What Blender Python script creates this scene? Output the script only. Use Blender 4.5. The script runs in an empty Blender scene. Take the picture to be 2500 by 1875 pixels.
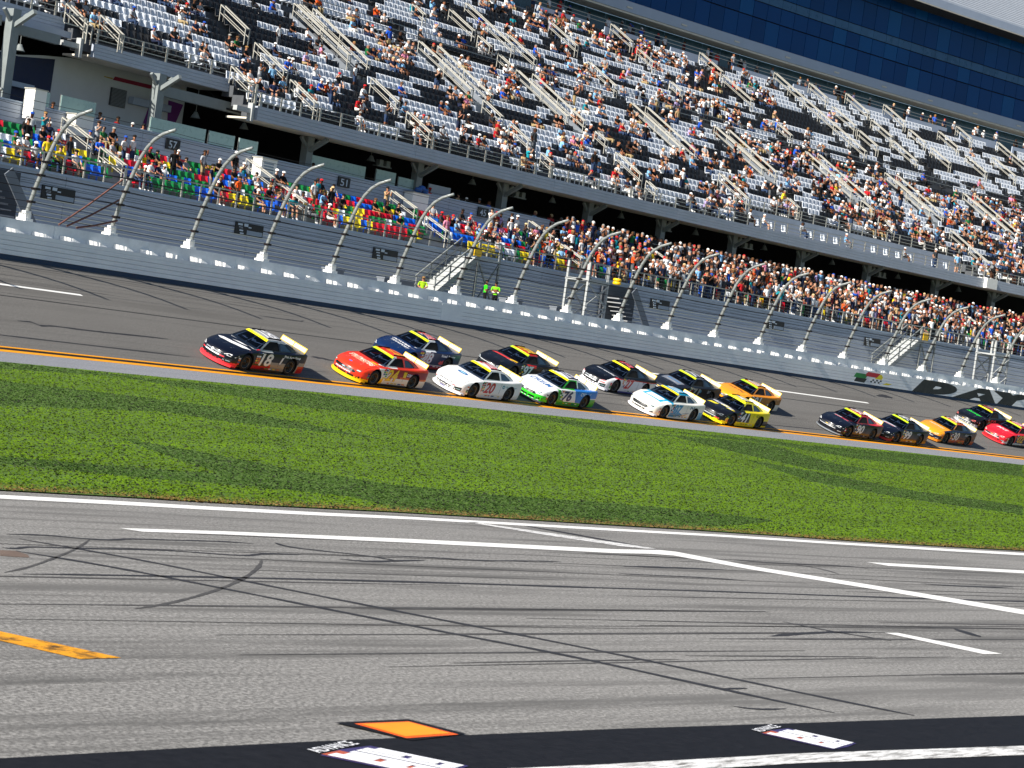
import bpy, bmesh, math, random
import numpy as np
from mathutils import Vector, Matrix
from mathutils.bvhtree import BVHTree

SC = bpy.context.scene
COL = SC.collection
random.seed(7)
rng = np.random.default_rng(11)
rad = math.radians

# ------------------------------------------------------------------ camera
cam_d = bpy.data.cameras.new("camera")
cam = bpy.data.objects.new("camera", cam_d)
COL.objects.link(cam)
cam_d.sensor_width = 36.0
cam_d.lens = 77.27925
cam_d.clip_start = 0.5
cam_d.clip_end = 4000.0
cam_d.dof.use_dof = True
cam_d.dof.focus_distance = 108.0
cam_d.dof.aperture_fstop = 5.6
CR = Vector((0.6252379, -0.7679295, 0.1391470)); CU = Vector((-0.0752840, 0.1181161, 0.9901419)); CF = Vector((0.7767946, 0.6295497, -0.0160379))
cam.matrix_world = Matrix(((CR.x, CU.x, -CF.x, 0.0), (CR.y, CU.y, -CF.y, 0.0), (CR.z, CU.z, -CF.z, 4.2), (0, 0, 0, 1)))
SC.camera = cam

# ------------------------------------------------------------------ sky, sun, exposure
SUN_EL = rad(34.0)
world = bpy.data.worlds.new("World")
SC.world = world
world.use_nodes = True
wn = world.node_tree.nodes
wl = world.node_tree.links
wn.clear()
sky = wn.new("ShaderNodeTexSky")
sky.sky_type = 'NISHITA'
sky.sun_disc = False
sky.sun_elevation = SUN_EL
sky.sun_rotation = rad(-90.0)
sky.air_density = 1.0
sky.dust_density = 0.3
sky.ozone_density = 3.0
bg = wn.new("ShaderNodeBackground")
bg.inputs["Strength"].default_value = 0.055
wo = wn.new("ShaderNodeOutputWorld")
wl.new(sky.outputs[0], bg.inputs["Color"])
wl.new(bg.outputs[0], wo.inputs["Surface"])
sun_d = bpy.data.lights.new("sun", 'SUN')
sun_d.energy = 5.0
sun_d.angle = rad(0.53)
sun_d.color = (1.0, 0.93, 0.82)
sun = bpy.data.objects.new("sun", sun_d)
COL.objects.link(sun)
SUN_DIR = Vector((-math.cos(SUN_EL), 0.0, math.sin(SUN_EL)))
sun.rotation_euler = SUN_DIR.to_track_quat('Z', 'Y').to_euler()
sun.location = (-60, 40, 80)
SC.view_settings.view_transform = 'Standard'
SC.view_settings.look = 'None'
SC.view_settings.exposure = 0.76
SC.view_settings.gamma = 1.0
SC.view_settings.use_curve_mapping = False
SC.cycles.max_bounces = 6
SC.cycles.transparent_max_bounces = 12

# ------------------------------------------------------------------ track coordinates: s along the track, d across it, h up
R0 = 547.4592
XR = 110.0
def P(s, d, h=0.0):
    a = s / R0
    r = R0 + d - 95.0
    return (XR + r * math.sin(a), 95.0 - R0 + r * math.cos(a), h)
def SD(x, y):
    qx, qy = x - XR, y - (95.0 - R0)
    return R0 * math.atan2(qx, qy), math.hypot(qx, qy) - R0 + 95.0
DY, HY, BK = 67.357, 1.6156, 0.32517
def bank(d):
    return HY + (d - DY) * BK
CAMV = np.array([list(CR), list(CU), list(CF)])
def px(p):
    """where a point falls in the frame, in units of the frame's width"""
    v = CAMV @ (np.array(p) - np.array((0, 0, 4.2)))
    return v[0] / v[2] * (77.279 / 36.0), v[1] / v[2] * (77.27925 / 36.0)
def inview(p, m=0.06):
    x, y = px(p)
    return abs(x) < 0.5 + m and abs(y) < 0.375 + m
def dist(p):
    return math.sqrt(p[0] ** 2 + p[1] ** 2 + (p[2] - 4.2) ** 2)

# ------------------------------------------------------------------ helpers
def lin(h):
    h = h.lstrip('#')
    c = [int(h[i:i + 2], 16) / 255.0 for i in (0, 2, 4)]
    return tuple(x / 12.92 if x <= 0.04045 else ((x + 0.055) / 1.055) ** 2.4 for x in c)
class MB:
    def __init__(self):
        self.v = []; self.f = []; self.m = []
    def add(self, vs, fs, mi=0):
        n = len(self.v)
        self.v.extend(vs)
        self.f.extend([tuple(i + n for i in f) for f in fs])
        self.m.extend([mi] * len(fs))
        return self
    def quad(self, a, b, c, d, mi=0):
        return self.add([a, b, c, d], [(0, 1, 2, 3)], mi)
    def hexa(self, c, mi=0):
        return self.add(c, [(0, 3, 2, 1), (4, 5, 6, 7), (0, 1, 5, 4), (1, 2, 6, 5), (2, 3, 7, 6), (3, 0, 4, 7)], mi)
    def box(self, x0, x1, y0, y1, z0, z1, mi=0):
        return self.hexa([(x0, y0, z0), (x1, y0, z0), (x1, y1, z0), (x0, y1, z0), (x0, y0, z1), (x1, y0, z1), (x1, y1, z1), (x0, y1, z1)], mi)
    def sbox(self, s0, s1, d0, d1, h0, h1, mi=0, step=6.0, hs=0.0):
        """box along the track; hs is the rise in height from d0 to d1"""
        n = max(1, int(math.ceil((s1 - s0) / step)))
        vs = []
        for i in range(n + 1):
            s = s0 + (s1 - s0) * i / n
            vs += [P(s, d0, h0), P(s, d1, h0 + hs), P(s, d1, h1 + hs), P(s, d0, h1)]
        fs = []
        for i in range(n):
            a = i * 4; b = a + 4
            fs += [(a, b, b + 3, a + 3), (a + 1, a + 2, b + 2, b + 1), (a + 3, b + 3, b + 2, a + 2), (a, a + 1, b + 1, b)]
        fs += [(0, 3, 2, 1), (n * 4, n * 4 + 1, n * 4 + 2, n * 4 + 3)]
        return self.add(vs, fs, mi)
    def tube(self, pts, r, n=6, mi=0, cap=True):
        pts = [Vector(p) for p in pts]
        vs = []
        up0 = Vector((0, 0, 1))
        for i, p in enumerate(pts):
            t = (pts[min(i + 1, len(pts) - 1)] - pts[max(i - 1, 0)]).normalized()
            u = up0 if abs(t.z) < 0.9 else Vector((0, 1, 0))
            a = t.cross(u).normalized(); b = a.cross(t).normalized()
            rr = r[i] if isinstance(r, (list, tuple)) else r
            for k in range(n):
                w = 2 * math.pi * (k + 0.5) / n
                vs.append(tuple(p + a * (rr * math.cos(w)) + b * (rr * math.sin(w))))
        fs = []
        for i in range(len(pts) - 1):
            for k in range(n):
                fs.append((i * n + k, i * n + (k + 1) % n, (i + 1) * n + (k + 1) % n, (i + 1) * n + k))
        if cap:
            fs += [tuple(range(n))[::-1], tuple(range((len(pts) - 1) * n, len(pts) * n))]
        return self.add(vs, fs, mi)
    def bar(self, a, b, w, t, mi=0, up=(0, 0, 1)):
        """flat bar from a to b, w wide sideways and t thick upwards"""
        a = Vector(a); b = Vector(b); d = (b - a).normalized()
        sd = d.cross(Vector(up))
        if sd.length < 1e-4: sd = d.cross(Vector((0, 1, 0)))
        sd.normalize(); u = sd.cross(d).normalized()
        x = sd * (w / 2); y = u * (t / 2)
        return self.hexa([tuple(q) for q in (a - x - y, a + x - y, a + x + y, a - x + y, b - x - y, b + x - y, b + x + y, b - x + y)], mi)
    def lathe(self, prof, n=16, axis='y', mi=0):
        """prof: (radius, along)"""
        vs = []; m = len(prof)
        for k in range(n):
            w = 2 * math.pi * k / n
            for r, t in prof:
                c, s = r * math.cos(w), r * math.sin(w)
                vs.append((c, t, s) if axis == 'y' else (c, s, t))
        fs = [(k * m + i, k * m + i + 1, ((k + 1) % n) * m + i + 1, ((k + 1) % n) * m + i) for k in range(n) for i in range(m - 1)]
        return self.add(vs, fs, mi)
    def mesh(self, name, mats, smooth=False):
        me = bpy.data.meshes.new(name)
        me.from_pydata(self.v, [], self.f)
        for m in (mats if isinstance(mats, (list, tuple)) else [mats]):
            me.materials.append(m)
        if any(self.m):
            me.polygons.foreach_set("material_index", self.m)
        if smooth:
            me.polygons.foreach_set("use_smooth", [True] * len(me.polygons))
        me.update()
        return me
    def build(self, name, mats, parent=None, smooth=False, fix=False):
        o = wloc(parent)
        if o.length > 0:
            self.v = [(x - o.x, y - o.y, z - o.z) for x, y, z in self.v]
        me = self.mesh(name, mats, smooth)
        if fix:
            bm = bmesh.new(); bm.from_mesh(me)
            bmesh.ops.recalc_face_normals(bm, faces=bm.faces)
            bm.to_mesh(me); bm.free()
        return link(name, me, parent)
def wloc(p):
    o = Vector((0, 0, 0))
    while p is not None:
        o += p.location; p = p.parent
    return o
def link(name, me, parent=None):
    ob = bpy.data.objects.new(name, me)
    COL.objects.link(ob)
    if parent is not None:
        ob.parent = parent
    return ob
def tag(o, label=None, cat=None, group=None, kind=None):
    if label: o['label'] = label
    if cat: o['category'] = cat
    if group: o['group'] = group
    if kind: o['kind'] = kind
    return o
def thing(name, label, cat, loc=(0, 0, 0), rz=0.0, group=None):
    o = bpy.data.objects.new(name, None)
    o.empty_display_size = 0.3
    COL.objects.link(o)
    o.location = loc
    o.rotation_euler = (0, 0, rz)
    return tag(o, label, cat, group)
def smooth_by_angle(me, ang=35):
    bm = bmesh.new(); bm.from_mesh(me)
    for e in bm.edges:
        e.smooth = not (len(e.link_faces) == 2 and e.calc_face_angle(0.0) > rad(ang))
    for f in bm.faces: f.smooth = True
    bm.to_mesh(me); bm.free()

# ------------------------------------------------------------------ materials
def newmat(name):
    m = bpy.data.materials.new(name)
    m.use_nodes = True
    nt = m.node_tree
    return m, nt, nt.nodes["Principled BSDF"]
def N(nt, t, **kw):
    n = nt.nodes.new(t)
    for k, v in kw.items(): setattr(n, k, v)
    return n
def mix(nt, fac, a, b, mode='MIX'):
    n = N(nt, "ShaderNodeMix", data_type='RGBA', blend_type=mode)
    for i, x in ((0, fac), (6, a), (7, b)):
        if isinstance(x, (int, float)): n.inputs[i].default_value = x
        elif isinstance(x, (tuple, list)): n.inputs[i].default_value = (*x[:3], 1.0)
        else: nt.links.new(x, n.inputs[i])
    return n.outputs[2]
def ramp(nt, x, stops):
    n = N(nt, "ShaderNodeValToRGB")
    e = n.color_ramp.elements
    while len(e) < len(stops): e.new(0.5)
    for q, (p, c) in zip(e, stops):
        q.position = p
        q.color = (c, c, c, 1) if isinstance(c, (int, float)) else (*c[:3], 1)
    nt.links.new(x, n.inputs[0])
    return n.outputs[0]
def noise(nt, vec, scale=5.0, detail=4.0, rough=0.6, stretch=None):
    if stretch is not None:
        mp = N(nt, "ShaderNodeMapping")
        mp.inputs["Scale"].default_value = stretch
        nt.links.new(vec, mp.inputs[0]); vec = mp.outputs[0]
    n = N(nt, "ShaderNodeTexNoise")
    n.inputs["Scale"].default_value = scale
    n.inputs["Detail"].default_value = detail
    n.inputs["Roughness"].default_value = rough
    nt.links.new(vec, n.inputs["Vector"])
    return n.outputs[0]
def coords(nt, kind="Object"):
    return N(nt, "ShaderNodeTexCoord").outputs[kind]
def plain(name, c, rough=0.55, metal=0.0, var=0.12, scale=3.0, coat=0.0, spec=0.5):
    """one paint or metal with slight weathering"""
    m, nt, b = newmat(name)
    c = lin(c) if isinstance(c, str) else c
    if var:
        n = noise(nt, coords(nt), scale, 5, 0.65)
        f = ramp(nt, n, [(0.3, 0.0), (0.72, 1.0)])
        nt.links.new(mix(nt, f, tuple(x * (1 - var) for x in c), tuple(min(1, x * (1 + var)) for x in c)), b.inputs["Base Color"])
        nt.links.new(ramp(nt, n, [(0.3, max(0.05, rough - 0.08)), (0.7, min(1, rough + 0.08))]), b.inputs["Roughness"])
    else:
        b.inputs["Base Color"].default_value = (*c, 1)
        b.inputs["Roughness"].default_value = rough
    b.inputs["Metallic"].default_value = metal
    b.inputs["Coat Weight"].default_value = coat
    b.inputs["Coat Roughness"].default_value = 0.06
    b.inputs["Specular IOR Level"].default_value = spec
    return m
def attr_mat(name, rough=0.8, attr="Col"):
    m, nt, b = newmat(name)
    a = N(nt, "ShaderNodeAttribute", attribute_name=attr)
    nt.links.new(a.outputs["Color"], b.inputs["Base Color"])
    b.inputs["Roughness"].default_value = rough
    b.inputs["Specular IOR Level"].default_value = 0.25
    return m
def asphalt(name, base, streak, uvscale, dark=0.35, fine=60.0):
    """UV in metres, U along the driving direction"""
    m, nt, b = newmat(name)
    uv = coords(nt, "UV")
    g = noise(nt, uv, fine, 3, 0.75)                       # aggregate
    g2 = noise(nt, uv, 9.0, 4, 0.7)
    st = noise(nt, uv, 1.0, 5, 0.62, stretch=uvscale)      # rubber laid along the way
    st2 = noise(nt, uv, 1.0, 3, 0.6, stretch=(uvscale[0] * 0.35, uvscale[1] * 4.2, 1))
    big = noise(nt, uv, 0.08, 3, 0.5)
    c = mix(nt, ramp(nt, g, [(0.40, 0.0), (0.60, 1.0)]), tuple(x * 0.45 for x in base), tuple(x * 1.5 for x in base))
    c = mix(nt, ramp(nt, g2, [(0.42, 0.0), (0.66, 0.6)]), c, tuple(x * 0.55 for x in base))
    c = mix(nt, ramp(nt, st, [(0.50, 0.0), (0.63, streak)]), c, tuple(x * dark for x in base))
    c = mix(nt, ramp(nt, st2, [(0.5, 0.0), (0.75, streak * 0.75)]), c, tuple(x * dark for x in base))
    c = mix(nt, ramp(nt, big, [(0.35, 0.0), (0.7, 0.28)]), c, tuple(x * 1.25 for x in base))
    nt.links.new(c, b.inputs["Base Color"])
    b.inputs["Roughness"].default_value = 0.82
    b.inputs["Specular IOR Level"].default_value = 0.3
    bp = N(nt, "ShaderNodeBump")
    bp.inputs["Strength"].default_value = 0.5
    bp.inputs["Distance"].default_value = 0.012
    nt.links.new(g, bp.inputs["Height"])
    nt.links.new(bp.outputs[0], b.inputs["Normal"])
    return m
def worn_paint(name, c, under, wear=0.5, scale=(2.0, 12.0, 1)):
    m, nt, b = newmat(name)
    o = coords(nt)
    n = noise(nt, o, 1.0, 6, 0.75, stretch=scale)
    f = ramp(nt, n, [(0.5 - 0.04 + (0.5 - wear) * 0.5, 0.0), (0.62 + (0.5 - wear) * 0.5, 1.0)])
    g = noise(nt, o, 40.0, 3, 0.7)
    c2 = mix(nt, ramp(nt, g, [(0.35, 0.0), (0.7, 1.0)]), tuple(x * 0.86 for x in lin(c)), lin(c))
    nt.links.new(mix(nt, f, c2, lin(under)), b.inputs["Base Color"])
    b.inputs["Roughness"].default_value = 0.6
    return m
M = {}
M['track'] = asphalt("track_asphalt", (0.150, 0.145, 0.138), 0.5, (0.035, 1.1, 1), 0.55, 30.0)
M['pit'] = asphalt("pit_asphalt", (0.245, 0.240, 0.232), 0.8, (0.09, 1.1, 1), 0.34, 17.0)
M['apron'] = asphalt("apron_asphalt", (0.25, 0.26, 0.29), 0.25, (0.05, 2.0, 1), 0.6, 30.0)
M['black_seal'] = plain("black_sealed_asphalt", (0.010, 0.011, 0.015), 0.8, var=0.3, scale=6, spec=0.15)
M['rubber'] = plain("rubber_mark", (0.022, 0.022, 0.026), 0.7, var=0.35, scale=3)
M['rubber_thin'] = plain("thin_rubber_mark", (0.06, 0.058, 0.058), 0.8, var=0.35, scale=3)
M['white_line'] = worn_paint("white_road_paint", '#f4f4f2', '#8b8883', 0.16)
M['white_worn'] = worn_paint("worn_white_road_paint", '#eeeeee', '#6f6d69', 0.5)
M['yellow_line'] = worn_paint("yellow_road_paint", '#f2a100', '#4a3a14', 0.2)
M['yellow_worn'] = worn_paint("worn_yellow_road_paint", '#f0a412', '#3a2f17', 0.47, (3, 3, 1))
M['orange_box'] = plain("orange_road_paint", '#ff9a1c', 0.6, var=0.1)
M['orange_edge'] = plain("red_orange_road_paint", '#f2611a', 0.6, var=0.1)
M['logo_white'] = plain("white_logo_paint", '#f2f4fa', 0.6, var=0.05)
M['logo_violet'] = plain("violet_logo_paint", '#3a3468', 0.6, var=0.05)
M['logo_red'] = plain("red_logo_paint", '#b5573c', 0.6, var=0.05)
M['barrier'] = plain("white_barrier_paint", '#f2f5fb', 0.5, var=0.09, scale=0.8)
M['barrier_dark'] = plain("navy_barrier_skirt", '#0f3354', 0.6, var=0.15)
M['foam'] = plain("white_foam", '#f4f4f2', 0.8, var=0.05)
M['concrete'] = plain("painted_concrete", '#dde3e8', 0.75, var=0.12, scale=1.5)
M['galv'] = plain("galvanised_steel", '#8b9090', 0.45, 0.25, var=0.16, scale=5)
M['cable'] = plain("dark_steel_cable", '#241a1c', 0.5, 0.3, var=0)
M['rust'] = plain("rusty_cable", '#6d4740', 0.7, var=0.2)
M['siding'] = plain("grey_metal_siding", '#a9b2c0', 0.5, var=0.10, scale=0.7)
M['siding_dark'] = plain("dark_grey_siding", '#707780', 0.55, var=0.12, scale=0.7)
M['trim'] = plain("blue_grey_trim", '#a3b3c6', 0.5, var=0.05)
M['tread'] = plain("grey_deck", '#8f9296', 0.7, var=0.15, scale=2)
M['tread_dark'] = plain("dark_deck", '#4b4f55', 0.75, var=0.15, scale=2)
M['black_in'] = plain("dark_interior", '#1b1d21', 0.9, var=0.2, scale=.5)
M['steel_white'] = plain("white_steel", '#a9adae', 0.5, var=0.1, scale=2)
M['dim_steel'] = plain("shaded_grey_steel", '#7c8486', 0.5, var=0.1, scale=2)  # steel darkened so the shade under the deck is in its colour
M['rail'] = plain("aluminium_rail", '#b5b3aa', 0.42, 0.15, var=0.08, scale=4)
M['tower_panel'] = plain("tower_spandrel", '#a0acc0', 0.45, var=0.06, scale=0.5)
M['soffit'] = plain("soffit", '#d0cbbf', 0.7, var=0.1)
M['seat_black'] = plain("black_seat_plastic", '#16181d', 0.5, var=0.1)
M['seat_pad'] = plain("grey_seat_insert", '#33383c', 0.6, var=0.1)
M['seat_white'] = plain("silver_seat_plastic", '#d3dae4', 0.42, var=0.06)
M['seat_white_pad'] = plain("silver_seat_insert", '#a7b2c0', 0.5, var=0.06)
SEATC = {'blue': '#0f62d8', 'red': '#c4122a', 'green': '#0b7a3c', 'yellow': '#e0cb22', 'white': '#dfe6ee'}
for k_, c_ in SEATC.items():
    M['seat_' + k_ + '_low'] = plain(k_ + "_seat_plastic", c_, 0.42, var=0.06)
M['navy_wall'] = plain("navy_wall_paint", '#0e2148', 0.6, var=0.1)
M['white_wall'] = plain("white_wall_paint", '#c8cdd0', 0.7, var=0.06, scale=0.6)
M['magenta'] = plain("crimson_wall_graphic", '#8d1238', 0.6, var=0.05)
M['purple'] = plain("purple_wall_graphic", '#6a1f74', 0.6, var=0.05)
M['gold'] = plain("gold_wall_graphic", '#b29a3c', 0.6, var=0.05)
M['screen'] = plain("frosted_wind_screen", '#9fbdb8', 0.3, var=0.06, spec=0.6)
M['sign_black'] = plain("black_sign_face", '#0a0b0f', 0.5, var=0)
M['sign_pale'] = plain("pale_sign_print", '#c2ced8', 0.5, var=0.05)
M['sign_band'] = plain("grey_sign_print", '#8f9dab', 0.5, var=0.05)
M['white_box'] = plain("white_enamel", '#f3f2ec', 0.5, var=0.04)
M['yellow_plastic'] = plain("yellow_plastic", '#f5c20a', 0.45, var=0.05)
M['tarp_blue'] = plain("blue_tarpaulin", '#2f5fa5', 0.6, var=0.1)
M['vent'] = plain("dark_vent_metal", '#343a3d', 0.5, var=0.1)
M['vent_slat'] = plain("vent_slat_metal", '#7e868a', 0.5, var=0.05)

# ================================================================== THE GROUND
def uvmesh(name, verts, faces, uvs, mat, kind='structure', parent=None):
    me = bpy.data.meshes.new(name)
    me.from_pydata(verts, [], faces)
    ul = me.uv_layers.new(name="UVMap")
    idx = np.empty(len(me.loops), dtype=np.int32)
    me.loops.foreach_get("vertex_index", idx)
    ul.data.foreach_set("uv", np.asarray(uvs, dtype=np.float32)[idx].ravel())
    me.materials.append(mat)
    me.update()
    o = link(name, me, parent)
    if kind: o['kind'] = kind
    return o
def sheet(name, svals, prof, mat, kind='structure'):
    """prof: (d, h) pairs; UV = (s, d)"""
    vs = []; uv = []; fs = []; m = len(prof)
    for s in svals:
        for d, h in prof:
            vs.append(P(s, d, h)); uv.append((s, d))
    for i in range(len(svals) - 1):
        for j in range(m - 1):
            a = i * m + j
            fs.append((a, a + m, a + m + 1, a + 1))
    o = uvmesh(name, vs, fs, uv, mat, kind)
    for p in o.data.polygons: p.use_smooth = True
    return o
SV = [-170 + 5 * i for i in range(95)]
g = MB(); g.quad((-1500, -1500, -0.6), (1500, -1500, -0.6), (1500, 1500, -0.6), (-1500, 1500, -0.6))
M['earth'] = plain("dry_earth", (0.12, 0.10, 0.07), 0.9, var=0.3, scale=0.05)
o = g.build("ground", M['earth']); o['kind'] = 'structure'
sheet("race_track", SV, [(DY + 0.35 * i * 30.5 / 30.5, bank(DY + 0.35 * i)) for i in range(0, 31)], M['track'])
sheet("track_apron", SV, [(65.45, 1.255), (66.4, 1.45), (DY, HY)], M['apron'])
# pit road: one plane; UV along the pit lane
pd = Vector((1.0, -0.088)).normalized(); pn = Vector((-pd.y, pd.x))
PITQ = [(-60, -40), (260, -70), (260, 18.2), (150, 25.0), (71.21, 31.35), (66.07, 31.55), (61.4, 31.85), (55.63, 32.4), (51.0, 33.2), (46.38, 33.6), (39.22, 34.4), (35.94, 34.4), (32.62, 34.5), (30.34, 34.86), (27.57, 34.96), (20, 35.6), (-60, 42)]
bm = bmesh.new()
bm.faces.new([bm.verts.new((x, y, 0.0)) for x, y in PITQ])
bmesh.ops.triangulate(bm, faces=bm.faces)
me = bpy.data.meshes.new("pit_road"); bm.to_mesh(me); bm.free()
ul = me.uv_layers.new(name="UVMap")
for l in me.loops:
    c = me.vertices[l.vertex_index].co.xy
    ul.data[l.index].uv = (c.dot(pd), c.dot(pn))
me.materials.append(M['pit'])
link("pit_road", me)['kind'] = 'structure'

def poly(name, pts, z, mat, kind='structure'):
    bm = bmesh.new()
    bm.faces.new([bm.verts.new((p[0], p[1], z)) for p in pts])
    bmesh.ops.triangulate(bm, faces=bm.faces)
    bmesh.ops.recalc_face_normals(bm, faces=bm.faces)
    for f in bm.faces:
        if f.normal.z < 0: f.normal_flip()
    me = bpy.data.meshes.new(name); bm.to_mesh(me); bm.free()
    me.materials.append(mat)
    o = link(name, me)
    if kind: o['kind'] = kind
    return o
EDGE_U = [(25.83, 34.3), (27.06, 34.2), (29.76, 34.07), (32.09, 33.82), (35.26, 33.62), (38.62, 33.5), (45.51, 32.89), (50.1, 32.51), (54.94, 31.89), (60.59, 31.31), (65.15, 31.0), (70.17, 30.79)]
EDGE_L = [(25.46, 33.79), (26.62, 33.62), (29.25, 33.47), (31.57, 33.26), (34.79, 33.07), (38.08, 33.05), (44.91, 32.45), (49.46, 32.09), (54.2, 31.45), (59.64, 30.82), (64.0, 30.43), (68.86, 30.2)]
poly("pit_edge_line", [(-20, 38.6)] + EDGE_U + [(160, 23.6), (160, 23.1)] + EDGE_L[::-1] + [(-20, 38.1)], 0.008, M['white_line'])
L2U = [(26.55, 30.09), (29.2, 30.1), (34.2, 29.84), (40.53, 29.21), (42.46, 29.28), (42.82, 29.1), (42.94, 28.08), (43.11, 27.0), (44.35, 24.63), (45.68, 21.53), (46.81, 19.88)]
L2L = [(26.78, 29.71), (28.73, 29.68), (33.6, 29.3), (39.71, 28.6), (41.19, 28.64), (41.84, 28.47), (42.05, 27.58), (42.26, 26.61), (43.45, 24.12), (44.6, 21.01), (45.57, 19.34)]
poly("pit_lane_line", L2U + [(48.4, 15.9), (47.2, 15.5)] + L2L[::-1], 0.008, M['white_line'])
poly("pit_branch_line", [(40.08, 33.0), (41.08, 31.7), (42.21, 30.23), (42.6, 29.5), (42.1, 29.45), (41.45, 29.75), (40.5, 31.24), (39.75, 32.95)], 0.008, M['white_worn'])
poly("pit_far_line", [(50.21, 28.2), (57.57, 27.31), (62.69, 26.85), (61.49, 26.32), (56.53, 26.81), (50.35, 27.62)], 0.008, M['white_line'])
poly("pit_box_line", [(35.76, 19.5), (36.19, 19.47), (36.41, 17.46), (35.78, 17.52)], 0.008, M['white_line'])
poly("pit_box_mark", [(16.0, 21.75), (16.78, 20.86), (17.25, 19.2), (16.63, 19.2), (16.36, 20.32), (15.7, 21.4)], 0.008, M['yellow_worn'])
BLKU = [(5, 15.9), (11.51, 15.30), (12.44, 15.23), (14.57, 15.13), (16.22, 15.03), (20.85, 14.62), (24.24, 14.23), (29.42, 13.66), (31.98, 13.38), (45, 12.0)]
poly("black_pit_band", BLKU + [(45, 9.0), (5, 9.0)], 0.008, M['black_seal'])
poly("pit_wall_line", [(17.4, 13.48), (18.98, 13.28), (22.22, 12.98), (26.7, 12.31), (28.84, 12.01), (40, 10.5), (40, 10.1), (28.02, 11.64), (25.97, 11.96), (21.64, 12.63), (18.47, 12.91), (17.2, 13.05)], 0.016, M['white_worn'])
poly("pit_marker_border", [(17.18, 15.68), (18.30, 15.62), (18.40, 14.86), (17.40, 14.76)], 0.016, M['black_seal'])
poly("pit_marker_edge", [(17.37, 15.57), (18.18, 15.51), (18.24, 14.84), (17.41, 14.85)], 0.020, M['orange_edge'])
poly("pit_marker", [(17.43, 15.52), (18.14, 15.47), (18.17, 14.90), (17.46, 14.91)], 0.024, M['orange_box'])
def marks(name, pts, w, z=0.005, mat='rubber'):
    """tyre marks: a ribbon of uneven width along a line on the pit road"""
    b = MB(); q = [Vector(p) for p in pts]
    fine = []
    for i in range(len(q) - 1):
        for k in range(6): fine.append(q[i].lerp(q[i + 1], k / 6))
    fine.append(q[-1])
    sm = [sum((fine[max(0, min(len(fine) - 1, i + k))] for k in (-3, -2, -1, 0, 1, 2, 3)), Vector((0, 0))) / 7 for i in range(len(fine))]
    vs = []
    for i, p in enumerate(sm):
        t = (sm[min(i + 1, len(sm) - 1)] - sm[max(i - 1, 0)]).normalized()
        n = Vector((-t.y, t.x)); e = min(1, 0.25 + min(i, len(sm) - 1 - i) / 5)
        ww = w * 0.5 * e * random.uniform(0.75, 1.2)
        vs += [(*(p + n * ww), z), (*(p - n * ww), z)]
    b.add(vs, [(2 * i, 2 * i + 1, 2 * i + 3, 2 * i + 2) for i in range(len(sm) - 1)])
    o = b.build(name, M[mat]); o['kind'] = 'structure'
    return o
TIRES = [('tyre_mark', .17, [(22.88, 28.77), (23.9, 26.7), (24.3, 24.92), (25.2, 21.6), (25.95, 19.32), (26.42, 16.9), (26.78, 15.19), (27.12, 13.96)]),
 ('tyre_mark', .17, [(21.82, 27.4), (22.7, 25.85), (23.3, 23.91), (24.2, 20.7), (25.0, 18.59), (25.33, 16.2), (25.74, 14.3)]),
 ('tyre_mark', .16, [(19.99, 25.02), (22.76, 24.99), (28.38, 24.63), (32.28, 24.22), (37.0, 23.75), (41.76, 23.15), (47.81, 22.57), (51.3, 22.34)]),
 ('tyre_scuff', .07, [(24.78, 28.75), (23.65, 27.68), (22.25, 26.57), (20.92, 25.57), (20.01, 25.05)]),
 ('tyre_scuff', .08, [(27.03, 26.87), (25.99, 25.87), (24.33, 24.59), (22.81, 23.59), (20.99, 22.59), (20.0, 22.23)]),
 ('crack_seal', .12, [(23.01, 28.94), (23.98, 29.0), (24.41, 28.74), (24.92, 28.58), (25.32, 28.67), (25.72, 28.83), (26.53, 28.78), (27.92, 28.82), (28.62, 28.58)]),
 ('crack_seal', .13, [(21.89, 27.49), (22.13, 27.38), (22.58, 27.67), (23.44, 27.57), (25.34, 27.63), (26.11, 27.36), (26.96, 27.1), (27.53, 27.46), (28.7, 27.4)]),
 ('crack_seal', .16, [(29.29, 28.86), (29.08, 28.36), (29.48, 27.99), (30.43, 27.45), (30.59, 26.75)]),
 ('crack_seal', .16, [(29.03, 27.03), (29.58, 26.72), (30.55, 26.91), (31.69, 27.08)]), ('crack_seal', .12, [(30.43, 27.56), (32.27, 27.4), (33.22, 27.11), (35.09, 27.25), (36.13, 27.2)]),
 ('crack_seal', .2, [(37.24, 26.78), (39.18, 26.71), (41.35, 26.51)]), ('crack_seal', .12, [(35.94, 25.82), (36.78, 25.68), (38.75, 25.46), (39.92, 25.05)]),
 ('crack_seal', .12, [(43.57, 28.07), (44.44, 27.8), (45.66, 27.63), (48.23, 27.48), (48.42, 26.95)]), ('crack_seal', .13, [(45.47, 27.56), (45.94, 27.07), (45.38, 26.07)]),
 ('crack_seal', .17, [(31.64, 19.45), (33.01, 19.63), (34.4, 19.71), (35.7, 19.54)]), ('crack_seal', .12, [(34.12, 20.79), (34.23, 20.07), (34.37, 19.54), (34.92, 18.72)]),
 ('crack_seal', .25, [(39.02, 19.85), (38.54, 19.16), (38.4, 18.89)]), ('crack_seal', .13, [(25.28, 16.18), (26.04, 16.12)]), ('crack_seal', .1, [(24.22, 15.29), (24.46, 14.99), (25.17, 14.95)]),
 ('crack_seal', .15, [(46.79, 25.01), (49.39, 24.49), (51.68, 24.61)]), ('tyre_mark', .35, [(41.6, 33.0), (41.96, 31.99), (42.2, 30.7), (42.51, 29.5)])]
for n_, w_, p_ in TIRES: marks(n_, p_, w_, mat='rubber_thin' if n_ == 'tyre_scuff' else 'rubber')
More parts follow.
